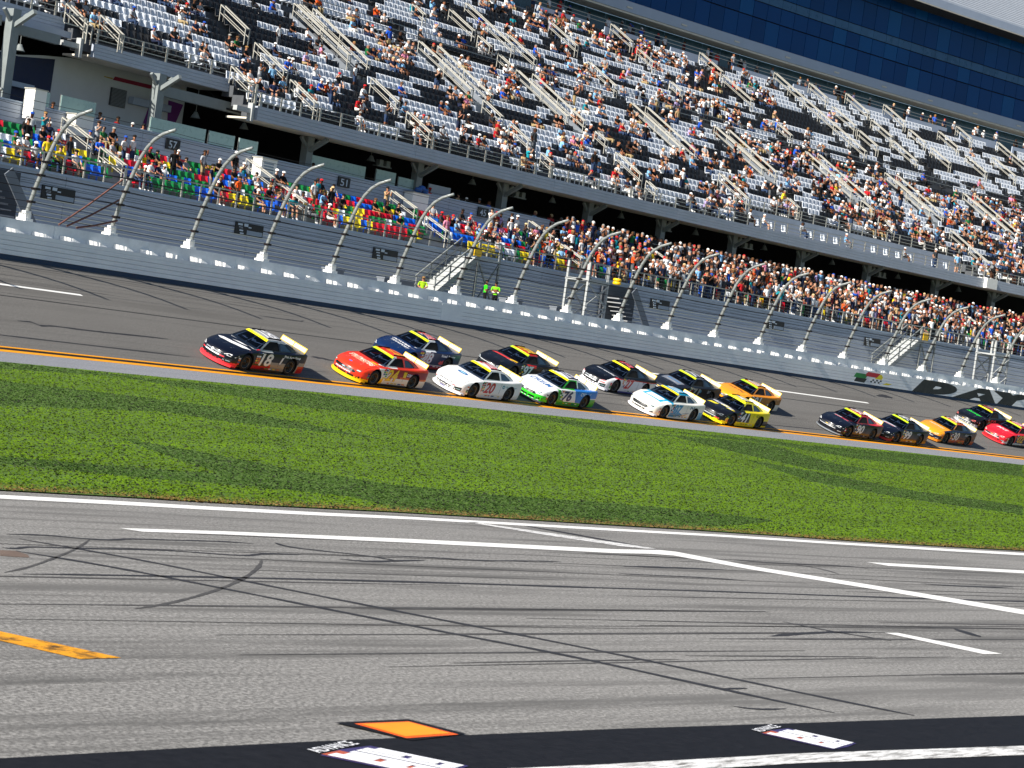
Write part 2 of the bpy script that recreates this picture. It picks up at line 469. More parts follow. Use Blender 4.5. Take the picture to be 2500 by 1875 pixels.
for i in range(46):   # fine scuffs along the lane
    u0 = random.uniform(14, 52); v0 = random.uniform(16.5, 30.5) - 0.088 * (u0 - 25); L_ = random.uniform(5, 22); sl = random.uniform(-0.13, -0.05)
    if math.hypot(u0, v0) < 22: continue
    marks('tyre_scuff', [(u0, v0), (u0 + L_ / 2, v0 + sl * L_ / 2 + random.uniform(-.05, .05)), (u0 + L_, v0 + sl * L_)], random.uniform(.03, .13), 0.0045, 'rubber_thin')
poly("patched_manhole", [(21.67, 27.21), (21.94, 27.18), (21.89, 26.8), (21.71, 26.53), (21.41, 26.59), (21.25, 26.66)], 0.006, plain("rust_patch", '#6a5a50', 0.8))

# lettering helper: built-in font outlines as flat geometry
_fc = {}
def garea(g):
    v, f = g; r = 0.0
    for p in f:
        for k in range(1, len(p) - 1):
            (x0, y0), (x1, y1), (x2, y2) = v[p[0]], v[p[k]], v[p[k + 1]]
            r += abs((x1 - x0) * (y2 - y0) - (x2 - x0) * (y1 - y0)) / 2
    return r
def glyphs(text, bold=0.0, shear=0.0):
    """thickened outlines can fail to fill: step to a thickness that does"""
    if bold <= 0: return glyphs_raw(text, 0.0, shear)
    a0 = garea(glyphs_raw(text, 0.0, shear))
    for q in (1, .9, 1.12, .78, .65, .5, .33, .2):
        g = glyphs_raw(text, round(bold * q, 4), shear)
        if garea(g) >= a0 * (1 + 4 * bold * q) or len(text) > 3: return g
    return glyphs_raw(text, 0.0, shear)
def glyphs_raw(text, bold=0.0, shear=0.0):
    k = (text, bold, shear)
    if k not in _fc:
        cu = bpy.data.curves.new("lettering", 'FONT'); cu.body = text; cu.offset = bold; cu.shear = shear
        ob = bpy.data.objects.new("lettering", cu); COL.objects.link(ob)
        dg = bpy.context.evaluated_depsgraph_get()
        me = bpy.data.meshes.new_from_object(ob.evaluated_get(dg))
        v = [tuple(q.co[:2]) for q in me.vertices]; f = [tuple(p.vertices) for p in me.polygons]
        bpy.data.objects.remove(ob); bpy.data.curves.remove(cu); bpy.data.meshes.remove(me)
        x0 = min(q[0] for q in v); x1 = max(q[0] for q in v); y0 = min(q[1] for q in v); y1 = max(q[1] for q in v)
        _fc[k] = ([((a - x0) / (x1 - x0), (b - y0) / (y1 - y0)) for a, b in v], f)
    return _fc[k]
def flatmap(quad):
    """unit square to a quad given as origin, end of u, end of v"""
    o, u, v = (Vector(q) for q in quad)
    return lambda a, b: tuple(o + (u - o) * a + (v - o) * b)
# painted sponsor emblem on the black band: a thin word over four thick bars with stepped ends
def emblem(o, u, v):
    fm0 = flatmap(((*o, 0.016), (*u, 0.016), (*v, 0.016)))
    fm = lambda a, b: fm0((a - .18) / .82, b)
    def sub(name, pts, mat, dz):
        b = MB(); b.add([tuple(Vector(fm(*q)) + Vector((0, 0, dz))) for q in pts], [tuple(range(len(pts)))]); x = b.build(name, M[mat]); x['kind'] = 'structure'; return x
    sub("emblem_shadow", [(0.16, -0.06), (1.0, -0.05), (1.04, 0.5), (1.02, 1.05), (0.20, 1.05), (0.14, 0.5)], 'logo_violet', 0)
    sub("emblem_red", [(0.15, -0.01), (0.8, 0.0), (0.9, 0.36), (0.16, 0.40)], 'logo_red', 0.004)
    for a0, a1, y0, y1 in ((0.20, 1.0, -0.01, 0.20), (0.26, 0.50, 0.215, 0.385), (0.56, 0.76, 0.215, 0.385), (0.80, 1.0, 0.215, 0.385), (0.24, 1.0, 0.40, 0.53), (0.24, 1.0, 0.57, 0.70), (0.24, 0.56, 0.72, 0.86), (0.62, 0.84, 0.72, 0.86), (0.88, 1.0, 0.72, 0.86), (0.30, 1.0, 0.875, 1.0)):
        sub("emblem_bar", [(a0, y0), (a1, y0), (a1, y1), (a0, y1)], 'logo_white', 0.008)
    v_, f_ = glyphs("ADVANCE", 0.01)
    b = MB(); b.add([tuple(Vector(fm(0.13 - 0.13 * q[1], 0.02 + 0.98 * q[0])) + Vector((0, 0, 0.008))) for q in v_], f_)
    x = b.build("emblem_lettering", M['logo_white']); x['kind'] = 'structure'
emblem((15.80, 14.48), (16.18, 13.48), (16.62, 14.70))
emblem((22.86, 13.88), (23.02, 13.00), (23.58, 14.03))

# ------------------------------------------------------------------ track paint
def strip(name, s0, s1, d0, d1, off, mat, hf=bank, step=4.0, kind='structure'):
    b = MB(); n = max(1, int((s1 - s0) / step)); vs = []
    for i in range(n + 1):
        s = s0 + (s1 - s0) * i / n
        vs += [P(s, d0, hf(d0) + off), P(s, d1, hf(d1) + off)]
    b.add(vs, [(2 * i, 2 * i + 2, 2 * i + 3, 2 * i + 1) for i in range(n)])
    o = b.build(name, M[mat]); o['kind'] = kind
    return o
M['line_black'] = worn_paint("black_road_paint", '#15110c', '#6a4a10', 0.3)
strip("yellow_track_line", -170, 300, 67.02, 67.355, 0.006, 'yellow_line', lambda d: 1.45 + (d - 66.4) * 0.173)
strip("black_track_line", -170, 300, 67.36, 67.56, 0.006, 'line_black')
strip("upper_yellow_track_line", -170, 300, 67.565, 67.68, 0.006, 'yellow_line')
for a, b_ in ((-74, -52.3), (8.2, 19.8), (-33, -32.9)):
    if b_ - a > 1: strip("white_lane_dash", a, b_, 74.28, 74.46, 0.006, 'white_line')
strip("white_lane_dash", -11.5, 8.0, 74.28, 74.46, 0.006, 'white_line')
M['seam'] = plain("pavement_seam", (0.02, 0.02, 0.022), 0.8, var=0.3)
strip("pavement_seam", -170, 300, 73.03, 73.12, 0.005, 'seam')
def bmark(pts, w, name='tyre_mark', mat='rubber'):
    b = MB(); q = [Vector(p) for p in pts]; vs = []
    fine = []
    for i in range(len(q) - 1):
        for k in range(5): fine.append(q[i].lerp(q[i + 1], k / 5))
    fine.append(q[-1])
    for i, p in enumerate(fine):
        t = (fine[min(i + 1, len(fine) - 1)] - fine[max(i - 1, 0)]).normalized(); n = Vector((-t.y, t.x)); ww = w / 2 * random.uniform(0.7, 1.3) * min(1, .3 + min(i, len(fine) - 1 - i) / 4)
        for sg in (1, -1):
            c = p + n * ww * sg; vs.append(P(c.x, c.y, bank(c.y) + 0.005))
    b.add(vs, [(2 * i, 2 * i + 1, 2 * i + 3, 2 * i + 2) for i in range(len(fine) - 1)])
    o = b.build(name, M[mat]); o['kind'] = 'structure'
for w_, p_ in ((.13, [(-59.83, 70.45), (-59.03, 70.5), (-58.79, 70.2), (-57.93, 70.34), (-56.4, 70.3), (-54.85, 70.31), (-52.33, 70.39), (-50.97, 70.4)]), (.11, [(-72, 68.8), (-62.37, 68.77), (-55.81, 68.7), (-51.51, 68.65)]),
               (.2, [(-41.39, 70.31), (-40.7, 70.3), (-39.71, 70.1)]), (.09, [(-39.94, 74.93), (-39.09, 74.91), (-36.77, 74.93), (-36.44, 75.07)]), (.5, [(23.68, 76.09), (25.16, 76.3), (25.95, 76.21)]), (.1, [(-30, 70.2), (-20, 70.0), (-8, 70.1)]), (.12, [(-4, 68.2), (6, 68.4)])):
    bmark(p_, w_)
for i in range(26):
    s0 = random.uniform(-70, 30); d0 = random.uniform(68.2, 76.5); L_ = random.uniform(3, 14)
    bmark([(s0, d0), (s0 + L_ / 2, d0 + random.uniform(-.12, .12)), (s0 + L_, d0 + random.uniform(-.3, .2))], random.uniform(.03, .06), 'tyre_scuff', 'rubber_thin')

# ------------------------------------------------------------------ grass
GE = [SD(*q) for q in [(-40, 41.2), (10, 36.4), (26.37, 35.04), (27.57, 34.86), (30.34, 34.76), (32.62, 34.4), (35.94, 34.3), (39.22, 34.2), (46.38, 33.53), (51.0, 33.11), (55.63, 32.3), (61.4, 31.74), (66.07, 31.44), (71.21, 31.26), (160, 23.5), (300, 11)]]
GS = np.array([q[0] for q in GE]); GD = np.array([q[1] for q in GE])
def glow(s): return np.interp(s, GS, GD)
def gheight(s, d):
    u = np.clip((d - glow(s)) / (65.5 - glow(s)), 0, 1)
    return 0.03 + 1.25 * u
SHADOW_BANDS = [[(-66.0, 65.6), (-58.4, 64.3), (-48.8, 64.7), (-41.1, 59.2), (-43.3, 57.8), (-55.4, 58.5), (-58.9, 61.3), (-60.9, 64.0), (-68.3, 62.9)],  # shadows on the turf, put into the grass colour as dark bands
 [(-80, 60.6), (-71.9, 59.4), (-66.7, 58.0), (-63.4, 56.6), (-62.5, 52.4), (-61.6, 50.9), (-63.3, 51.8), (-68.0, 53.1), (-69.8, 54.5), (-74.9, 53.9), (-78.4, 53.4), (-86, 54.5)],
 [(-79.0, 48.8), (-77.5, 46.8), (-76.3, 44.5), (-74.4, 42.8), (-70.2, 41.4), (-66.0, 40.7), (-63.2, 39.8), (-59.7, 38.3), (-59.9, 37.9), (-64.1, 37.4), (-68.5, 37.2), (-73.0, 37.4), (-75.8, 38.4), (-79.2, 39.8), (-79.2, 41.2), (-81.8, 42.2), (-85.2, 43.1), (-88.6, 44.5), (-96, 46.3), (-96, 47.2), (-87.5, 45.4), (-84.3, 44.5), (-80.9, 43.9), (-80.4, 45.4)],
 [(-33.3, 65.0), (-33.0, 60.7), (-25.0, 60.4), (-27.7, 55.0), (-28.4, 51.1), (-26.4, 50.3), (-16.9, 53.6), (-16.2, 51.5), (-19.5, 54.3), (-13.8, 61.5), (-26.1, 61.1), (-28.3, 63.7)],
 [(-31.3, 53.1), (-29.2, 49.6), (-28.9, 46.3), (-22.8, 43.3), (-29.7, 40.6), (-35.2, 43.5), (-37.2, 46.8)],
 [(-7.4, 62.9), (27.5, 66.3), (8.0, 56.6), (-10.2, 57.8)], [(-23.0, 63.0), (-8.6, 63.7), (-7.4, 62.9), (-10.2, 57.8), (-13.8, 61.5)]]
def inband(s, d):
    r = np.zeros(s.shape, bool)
    for pl in SHADOW_BANDS:
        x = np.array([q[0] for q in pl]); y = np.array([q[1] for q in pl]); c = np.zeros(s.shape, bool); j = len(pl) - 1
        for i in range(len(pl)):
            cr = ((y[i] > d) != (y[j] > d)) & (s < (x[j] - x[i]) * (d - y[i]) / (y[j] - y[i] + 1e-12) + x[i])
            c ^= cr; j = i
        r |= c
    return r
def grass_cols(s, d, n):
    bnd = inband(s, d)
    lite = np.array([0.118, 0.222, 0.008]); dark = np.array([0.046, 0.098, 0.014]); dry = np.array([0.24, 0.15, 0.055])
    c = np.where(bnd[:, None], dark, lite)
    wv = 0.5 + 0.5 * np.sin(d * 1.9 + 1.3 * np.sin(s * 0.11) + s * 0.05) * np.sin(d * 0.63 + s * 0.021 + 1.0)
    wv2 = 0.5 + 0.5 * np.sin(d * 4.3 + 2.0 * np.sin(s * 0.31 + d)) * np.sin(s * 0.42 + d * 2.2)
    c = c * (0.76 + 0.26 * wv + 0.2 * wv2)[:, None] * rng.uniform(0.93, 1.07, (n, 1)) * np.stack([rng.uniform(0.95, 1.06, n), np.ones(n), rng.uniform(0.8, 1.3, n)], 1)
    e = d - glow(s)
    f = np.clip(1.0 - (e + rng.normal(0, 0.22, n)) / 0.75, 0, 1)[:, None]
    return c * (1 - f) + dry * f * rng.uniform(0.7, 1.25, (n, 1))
M['grass_soil'], nt, b_ = newmat("grass_mat")
uv = coords(nt, "UV")
gn = noise(nt, uv, 1.0, 5, 0.7, stretch=(0.5, 2.4, 1))
nt.links.new(mix(nt, ramp(nt, gn, [(0.3, 0.0), (0.7, 1.0)]), (0.05, 0.105, 0.010), (0.085, 0.16, 0.012)), b_.inputs["Base Color"])
b_.inputs["Roughness"].default_value = 0.9
SG = [-140 + 4 * i for i in range(85)]
vs = []; uvs = []; fs = []; K = 14
for s in SG:
    dl = float(glow(s)) - 0.02
    for j in range(K):
        d = dl + (65.5 - dl) * j / (K - 1)
        vs.append(P(s, d, float(gheight(np.array(s), np.array(d))))); uvs.append((s, d))
for i in range(len(SG) - 1):
    for j in range(K - 1):
        a = i * K + j; fs.append((a, a + K, a + K + 1, a + 1))
uvmesh("infield_grass", vs, fs, uvs, M['grass_soil'])
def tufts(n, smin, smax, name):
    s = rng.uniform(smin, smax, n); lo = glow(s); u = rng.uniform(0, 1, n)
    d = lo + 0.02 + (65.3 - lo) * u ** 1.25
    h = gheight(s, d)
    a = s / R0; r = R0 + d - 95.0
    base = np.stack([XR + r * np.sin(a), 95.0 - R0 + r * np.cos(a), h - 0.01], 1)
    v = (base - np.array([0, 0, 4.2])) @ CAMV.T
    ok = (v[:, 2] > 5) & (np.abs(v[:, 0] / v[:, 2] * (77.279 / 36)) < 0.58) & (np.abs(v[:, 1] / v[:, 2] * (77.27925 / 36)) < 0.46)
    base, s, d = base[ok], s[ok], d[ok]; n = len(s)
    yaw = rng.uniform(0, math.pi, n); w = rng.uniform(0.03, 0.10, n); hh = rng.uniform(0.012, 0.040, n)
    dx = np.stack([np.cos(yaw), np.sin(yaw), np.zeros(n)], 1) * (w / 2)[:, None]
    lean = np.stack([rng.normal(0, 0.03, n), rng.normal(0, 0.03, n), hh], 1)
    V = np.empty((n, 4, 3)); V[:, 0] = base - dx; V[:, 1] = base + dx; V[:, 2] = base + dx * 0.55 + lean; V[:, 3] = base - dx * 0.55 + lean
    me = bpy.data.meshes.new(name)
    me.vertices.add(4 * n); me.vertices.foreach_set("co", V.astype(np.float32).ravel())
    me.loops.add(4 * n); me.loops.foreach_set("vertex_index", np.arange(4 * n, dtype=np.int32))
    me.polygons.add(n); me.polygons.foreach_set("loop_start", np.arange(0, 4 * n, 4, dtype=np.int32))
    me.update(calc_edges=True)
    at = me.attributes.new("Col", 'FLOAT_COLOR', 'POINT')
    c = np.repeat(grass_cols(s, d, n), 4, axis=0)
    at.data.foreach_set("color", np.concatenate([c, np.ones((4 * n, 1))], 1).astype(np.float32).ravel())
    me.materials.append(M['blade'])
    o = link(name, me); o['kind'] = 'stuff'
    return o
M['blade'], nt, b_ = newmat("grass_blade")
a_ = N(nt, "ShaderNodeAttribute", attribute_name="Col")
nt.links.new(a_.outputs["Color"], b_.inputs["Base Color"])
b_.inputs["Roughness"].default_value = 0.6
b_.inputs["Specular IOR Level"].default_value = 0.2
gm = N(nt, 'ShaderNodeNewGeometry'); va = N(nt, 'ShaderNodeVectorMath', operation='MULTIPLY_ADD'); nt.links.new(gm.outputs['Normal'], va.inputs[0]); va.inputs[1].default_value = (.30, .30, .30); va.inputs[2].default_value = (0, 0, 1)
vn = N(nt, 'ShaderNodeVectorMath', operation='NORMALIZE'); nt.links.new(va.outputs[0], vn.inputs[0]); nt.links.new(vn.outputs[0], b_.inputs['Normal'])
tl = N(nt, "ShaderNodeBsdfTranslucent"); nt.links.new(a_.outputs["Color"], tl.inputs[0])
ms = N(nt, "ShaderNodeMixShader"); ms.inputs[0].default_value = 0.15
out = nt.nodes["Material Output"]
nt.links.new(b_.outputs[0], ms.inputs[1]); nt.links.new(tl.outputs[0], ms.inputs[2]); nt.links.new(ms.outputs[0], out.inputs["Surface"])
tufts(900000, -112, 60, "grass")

# ================================================================== THE OUTER WALL AND THE CATCH FENCE
SA, SB = -75.0, 95.0
bar = thing("safer_barrier", "long white steel barrier with foam blocks and painted lettering beside the track", "barrier", P(0, 77.6, 5.0))
hs_ = [5.16, 5.36, 5.56, 5.76, 5.95]
for i, h0 in enumerate(hs_):
    MB().sbox(SA, SB, 77.60, 77.78, h0 + 0.006, h0 + (0.17 if i == 4 else 0.192)).build("steel_tube", M['barrier'], bar)
MB().sbox(SA, SB, 77.63, 77.80, 4.90, 5.16).build("skirt", M['barrier_dark'], bar)
MB().sbox(SA, SB, 77.79, 77.83, 5.15, 6.05).build("backing_plate", M['barrier'], bar)
MB().sbox(-22.3, -20.4, 77.586, 77.598, 5.17, 6.06).build("gate_panel", M['barrier'], bar)
fb = MB()
fb.add([(-.32, .32, -.02), (.12, -.02, -.02), (.62, -.02, -.02), (.62, .32, -.02), (-.32, .32, .29), (.12, -.02, .23), (.52, -.02, .10), (.52, .32, .16)], [(0, 1, 5, 4), (1, 2, 6, 5), (4, 5, 6, 7), (2, 3, 7, 6), (3, 0, 4, 7)])
fbm = fb.mesh("foam_block", M['foam'])
s = -60.1
while s < 62:
    p = Vector(P(s, 77.83, 6.06))
    o = link("foam_block", fbm, bar); o.location = p - bar.location; o.rotation_euler = (0, 0, -s / R0 + random.uniform(-.05, .05)); o.scale = (random.uniform(.9, 1.1), 1, random.uniform(.85, 1.1))
    s += 1.705
# painted emblem: six small flags, then the big word
def on_face(name, pts, mat, parent, d=77.60, off=0.006, sub=0.6):
    """(s, h) polygon on the barrier's front face"""
    b = MB(); b.add([P(q[0], d - off, q[1]) for q in pts], [tuple(range(len(pts)))])
    return b.build(name, mat, parent)
fc = {'green': '#1d8a3a', 'red': '#c0182c', 'black': '#101010', 'yellow': '#e8d51c', 'blue': '#1f6fd0', 'white': '#eef0f2'}
FM = {k_: plain(k_ + "_emblem_paint", c_, 0.5, var=0.04) for k_, c_ in fc.items()}
for i, (c_, a, b_, h0, h1) in enumerate((('green', 22.35, 24.6, 5.55, 5.86), ('black', 22.55, 24.5, 5.26, 5.55), ('red', 24.0, 26.2, 5.72, 6.03), ('yellow', 25.5, 27.3, 5.62, 5.96), ('white', 24.7, 26.3, 5.30, 5.60), ('blue', 26.2, 28.2, 5.26, 5.66))):
    on_face("flag_emblem", [(a, h0), (b_ - .3, h0 - .02), (b_, h1 - .02), (a + .55, h1)], FM[c_], bar)
for i in range(6):
    a = 24.95 + (i % 3) * .5 + (.25 if i > 2 else 0); h0 = 5.33 + (i // 3) * .13
    on_face("flag_check", [(a, h0), (a + .24, h0), (a + .27, h0 + .11), (a + .03, h0 + .11)], FM['black'], bar, off=.009)
on_face("flag_stripe", [(26.6, 5.30), (27.4, 5.30), (27.9, 5.42), (27.1, 5.44)], FM['yellow'], bar, off=.009)
M['wall_letter'] = plain("black_wall_lettering", '#121316', 0.5, var=0.05)
s0 = 30.7
for ch in "DAYTONA":
    v_, f_ = glyphs(ch, 0.135, 0.25)
    w_ = 6.2 if ch not in 'Y' else 6.8
    # split long triangles so that the letter follows the wall's bend
    bm = bmesh.new(); bv = [bm.verts.new((s0 + q[0] * w_, 5.165 + q[1] * 0.95, 0)) for q in v_]
    for f in f_:
        try: bm.faces.new([bv[i] for i in f])
        except ValueError: pass
    for k in range(1, 6):
        bmesh.ops.bisect_plane(bm, geom=bm.verts[:] + bm.edges[:] + bm.faces[:], plane_co=(s0 + w_ * k / 6, 0, 0), plane_no=(1, 0, 0))
    bm.verts.index_update()
    b = MB(); b.add([P(q.co.x, 77.592, q.co.y) for q in bm.verts], [tuple(x.index for x in f.verts) for f in bm.faces]); bm.free()
    b.build("letter", M['wall_letter'], bar)
    s0 += w_ - 0.5
cw = thing("concrete_wall", "pale concrete wall behind the white barrier carrying the catch fence", "wall", P(0, 78.4, 5.0))
for i in range(28):
    a = SA + i * 6.1
    MB().sbox(a + .008, a + 6.092, 78.17, 78.72, 4.6, 6.70 + random.uniform(-.008, .008)).build("wall_segment", M['concrete'], cw)
o = sheet("service_lane", SV, [(77.95, 5.3), (78.70, 5.3), (78.72, 6.05), (90.0, 6.05)], M['apron'])

fen = thing("catch_fence", "tall grey catch fence with curved posts and dark cables along the track", "fence", P(0, 78.5, 6.7))
prof = [(78.62, 6.72), (78.42, 7.3), (78.16, 8.2), (77.80, 9.15), (77.58, 9.7), (77.33, 10.25), (77.0, 10.76), (76.62, 11.15), (76.15, 11.43), (75.45, 11.66)]
pm = MB(); pm.tube([(0, d - 78.5, h - 6.7) for d, h in prof], [.10, .10, .10, .10, .098, .095, .09, .085, .08, .07], 8)
postm = pm.mesh("fence_post", M['galv'], True)
bk = MB(); bk.box(-.28, .16, -.28, .30, 0, .12); bk.box(-.22, .10, -.20, .22, .12, .34); bk.box(-.30, .02, -.26, -.02, .34, .44)
bkm = bk.mesh("base_bracket", M['foam'])
cl = MB(); cl.box(-.14, .14, -.13, .13, -.05, .05); clm = cl.mesh("cable_clamp", M['cable'])
CABH = [7.02, 7.55, 8.12, 8.72, 9.3]
def post_d(h):
    return float(np.interp(h, [q[1] for q in prof], [q[0] for q in prof]))
PS = [-46.732 + 5.3295 * i for i in range(-4, 25)]
for s in PS:
    p = Vector(P(s, 78.5, 6.7))
    o = link("fence_post", postm, fen); o.location = p - fen.location; o.rotation_euler = (0, 0, -s / R0)
    q = link("base_bracket", bkm, o)
    for h in CABH:
        c = link("cable_clamp", clm, o); c.location = (0.02, post_d(h) - 78.5, h - 6.7)
for h, r in [(7.02, .016), (7.55, .018), (8.12, .028), (8.72, .026), (9.3, .038), (9.75, .013), (10.2, .013), (10.62, .013), (10.98, .013), (11.3, .013), (11.55, .013), (7.28, .010), (7.84, .010), (8.42, .010), (9.02, .010)]:
    pts = []
    for i, s in enumerate(PS[:-1]):
        for k in range(3):
            ss = s + 5.3295 * k / 3
            pts.append(P(ss, post_d(h) - .07, h - (0.03 if k else 0) * (1 + .5 * math.sin(i * 2.1 + h * 7))))
    MB().tube(pts, r, 4).build("cable", M['cable'], fen)
for hh, off in ((9.25, 3.4), (8.35, 2.9), (7.4, 2.3)):
    MB().tube([P(-46.75, 78.2, hh), P(-46.75 - off * .55, 78.3, 6.7 + (hh - 6.7) * .45), P(-46.75 - off, 78.4, 6.78)], .045, 6).build("brace_cable", M['rust'], fen)

# ================================================================== SEATS (shared shapes)
def seat_geo(w=0.46, pad=True):
    b = MB(); k = w / 2
    xs = [-k, -k * .55, k * .55, k]; yo = [-.055, .02, .02, -.055]
    lo = [(x, y - .02, .36) for x, y in zip(xs, yo)]; hi = [(x * .95, y + .07, .82) for x, y in zip(xs, yo)]
    hi2 = [(x * .95, y + .115, .80) for x, y in zip(xs, yo)]; lo2 = [(x, y + .035, .36) for x, y in zip(xs, yo)]
    b.add(lo + hi + hi2 + lo2, [(i, i + 1, i + 5, i + 4) for i in range(3)] + [(i + 4, i + 5, i + 9, i + 8) for i in range(3)] + [(i + 9, i + 13, i + 12, i + 8)[::1] for i in range(3)] + [(0, 4, 8, 12), (3, 15, 11, 7)])
    b.add([(-k * .9, -.40, .40), (k * .9, -.40, .40), (k * .9, -.02, .37), (-k * .9, -.02, .37), (-k * .9, -.38, .34), (k * .9, -.38, .34), (k * .9, -.02, .31), (-k * .9, -.02, .31)],
          [(0, 1, 2, 3), (4, 5, 1, 0), (0, 3, 7, 4), (1, 5, 6, 2), (4, 7, 6, 5)])
    b.add([(-.06, -.05, 0), (.06, -.05, 0), (.06, -.05, .36), (-.06, -.05, .36)], [(0, 1, 2, 3)])
    if pad:
        b.add([(-k * .42, .006, .46), (k * .42, .006, .46), (k * .40, .062, .76), (-k * .40, .062, .76)], [(0, 1, 2, 3)], 1)
    return b
def scatter_mesh(name, geo, places, mats, parent, matsel=None, smooth=False):
    """many copies of one small shape joined into one mesh. places: (x, y, z, rotz); matsel: material slot offset of each copy"""
    v = np.array(geo.v); n = len(places)
    if n == 0: return None
    pl = np.array(places); c, s = np.cos(pl[:, 3]), np.sin(pl[:, 3])
    o = np.array(wloc(parent))
    X = v[None, :, 0] * c[:, None] - v[None, :, 1] * s[:, None] + (pl[:, 0] - o[0])[:, None]
    Y = v[None, :, 0] * s[:, None] + v[None, :, 1] * c[:, None] + (pl[:, 1] - o[1])[:, None]
    Z = v[None, :, 2] + (pl[:, 2] - o[2])[:, None]
    V = np.stack([X, Y, Z], 2).reshape(-1, 3)
    lt = np.array([len(f) for f in geo.f]); li = np.concatenate([np.array(f) for f in geo.f])
    LI = (li[None, :] + (np.arange(n) * len(v))[:, None]).ravel()
    LT = np.tile(lt, n); LS = np.concatenate([[0], np.cumsum(LT)[:-1]])
    me = bpy.data.meshes.new(name)
    me.vertices.add(len(V)); me.vertices.foreach_set("co", V.astype(np.float32).ravel())
    me.loops.add(len(LI)); me.loops.foreach_set("vertex_index", LI.astype(np.int32))
    me.polygons.add(len(LT)); me.polygons.foreach_set("loop_start", LS.astype(np.int32))
    for m in mats: me.materials.append(m)
    mi = np.array(geo.m)
    sel = np.zeros(n, int) if matsel is None else np.array(matsel)
    me.polygons.foreach_set("material_index", (mi[None, :] + sel[:, None]).ravel().astype(np.int32))
    if smooth: me.polygons.foreach_set("use_smooth", np.ones(len(LT), bool))
    me.update(calc_edges=True)
    return link(name, me, parent)
def handrail(parent, s, d0, d1, h0, slope, gap=.17, w=.075, ht=.95):
    b = MB()
    for ds, dh in ((-gap, 0.0), (gap, 0.0)):
        A = Vector(P(s + ds, d0, h0 + ht)); B = Vector(P(s + ds, d1, h0 + (d1 - d0) * slope + ht))
        b.bar(A, B, w, .055)
        n = max(2, int((d1 - d0) / 1.9) + 1)
        for i in range(n):
            q = A.lerp(B, i / (n - 1) if n > 1 else 0)
            b.bar(q - Vector((0, 0, ht)), q, .05, .05)
        b.bar(A - Vector((0, 0, ht * .48)), B - Vector((0, 0, ht * .48)), .04, .035)
    for d in (d0, d1):
        h = h0 + (d - d0) * slope + ht
        b.bar(P(s - gap, d, h), P(s + gap, d, h), w, .05)
    return b.build("handrail", M['rail'], parent)

# ================================================================== LOWER GRANDSTAND
LS0, LS1 = -58.0, 78.0
low = thing("lower_grandstand", "lower grandstand with multicoloured seats behind the catch fence and a grey siding front", "grandstand", P(0, 84.0, 6.1))
LR = [(84.0 + .81 * k, 9.30 + .365 * k) for k in range(7)]      # front edge of each tread and its height
SECT = [-58.0 + 13.12 * i for i in range(11)]
SECT[-1] = LS1
for a, b_ in zip(SECT[:-1], SECT[1:]):
    b = MB(); h = 6.05; i = 0
    while h < 9.16:
        b.sbox(a + .012, b_ - .012, 83.66 + .0, 83.80, h, h + .185); b.sbox(a + .012, b_ - .012, 83.635, 83.66, h + .012, h + .172)
        h += .2; i += 1
    b.build("siding_panel", M['siding'], low)
MB().sbox(LS0, LS1, 83.58, 84.02, 9.22, 9.34).build("edge_beam", M['trim'], low)
for k, (d, h) in enumerate(LR):
    MB().sbox(LS0, LS1, d + (.03 if k == 0 else 0), d + .81 + (.9 if k == 6 else 0), h - .9, h).build("step", M['tread'], low)
AIS_L = [-53.6, -40.5, -26.8, -14.3, -0.8, 12.2, 25.1, 38.6, 53.4, 66.5]
b = MB()
post = MB(); post.box(-.035, .035, -.05, .02, 0, .86)
postme = post.mesh("rail_post", M['rail'])
s = LS0 + .6; k = 0
while s < LS1:
    if not (-16.2 < s < -12.2):
        p = Vector(P(s, 83.66, 9.30)); o = link("rail_post", postme, low); o.location = p - low.location; o.rotation_euler = (0, 0, -s / R0)
    s += 1.36
for a, c in ((LS0, -16.2), (-12.0, LS1)):
    MB().sbox(a, c, 83.63, 83.69, 10.14, 10.21).build("top_rail", M['rail'], low)
    for hh in (9.52, 9.73, 9.93): MB().sbox(a, c, 83.655, 83.67, hh, hh + .018).build("rail_wire", M['galv'], low)
for s in AIS_L:
    for d0, d1 in ((84.3, 86.0), (86.9, 88.9)):
        handrail(low, s, d0, d1, 9.3 + .45 * (d0 - 84.0), .45, gap=.16)
# back wall of the bowl, its section signs and the wind screens on it
BW1 = 2.6
for a, b_ in [(-60, -47), (-46.98, -33.9), (-33.88, -20.8), (-20.78, -7.7), (-7.68, BW1)]:
    b = MB()
    for h, t in ((11.35, .28), (11.63, .40), (12.03, .40), (12.43, .36)):
        b.sbox(a, b_, 90.0, 90.14, h, h + t - .018)
    b.build("back_wall_panel", M['siding'], low)
MB().sbox(-60, BW1, 89.96, 90.2, 12.79, 12.87).build("back_wall_cap", M['trim'], low)
def sign(s0, h0, w, h, d, front=True):
    o = thing("section_sign", "", "sign", P(s0 + w / 2, d, h0))
    if front:
        bb = MB(); bb.sbox(s0, s0 + w, d - .05, d, h0, h0 + h); bb.build("sign_board", M['sign_black'], o)
        for i, (a, c, e, f) in enumerate(((.08, .24, .74, .90), (.12, .26, .50, .62), (.15, .28, .27, .40), (.18, .31, .04, .16), (.30, .44, .70, .94), (.46, .56, .62, .72))):
            MB().sbox(s0 + w * a, s0 + w * c, d - .062, d - .0505, h0 + h * e, h0 + h * f).build("print_bar", M['sign_pale'], o)
        MB().sbox(s0 + w * .42, s0 + w * .97, d - .062, d - .0505, h0 + h * .06, h0 + h * .42).build("print_band", M['sign_band'], o)
    return o
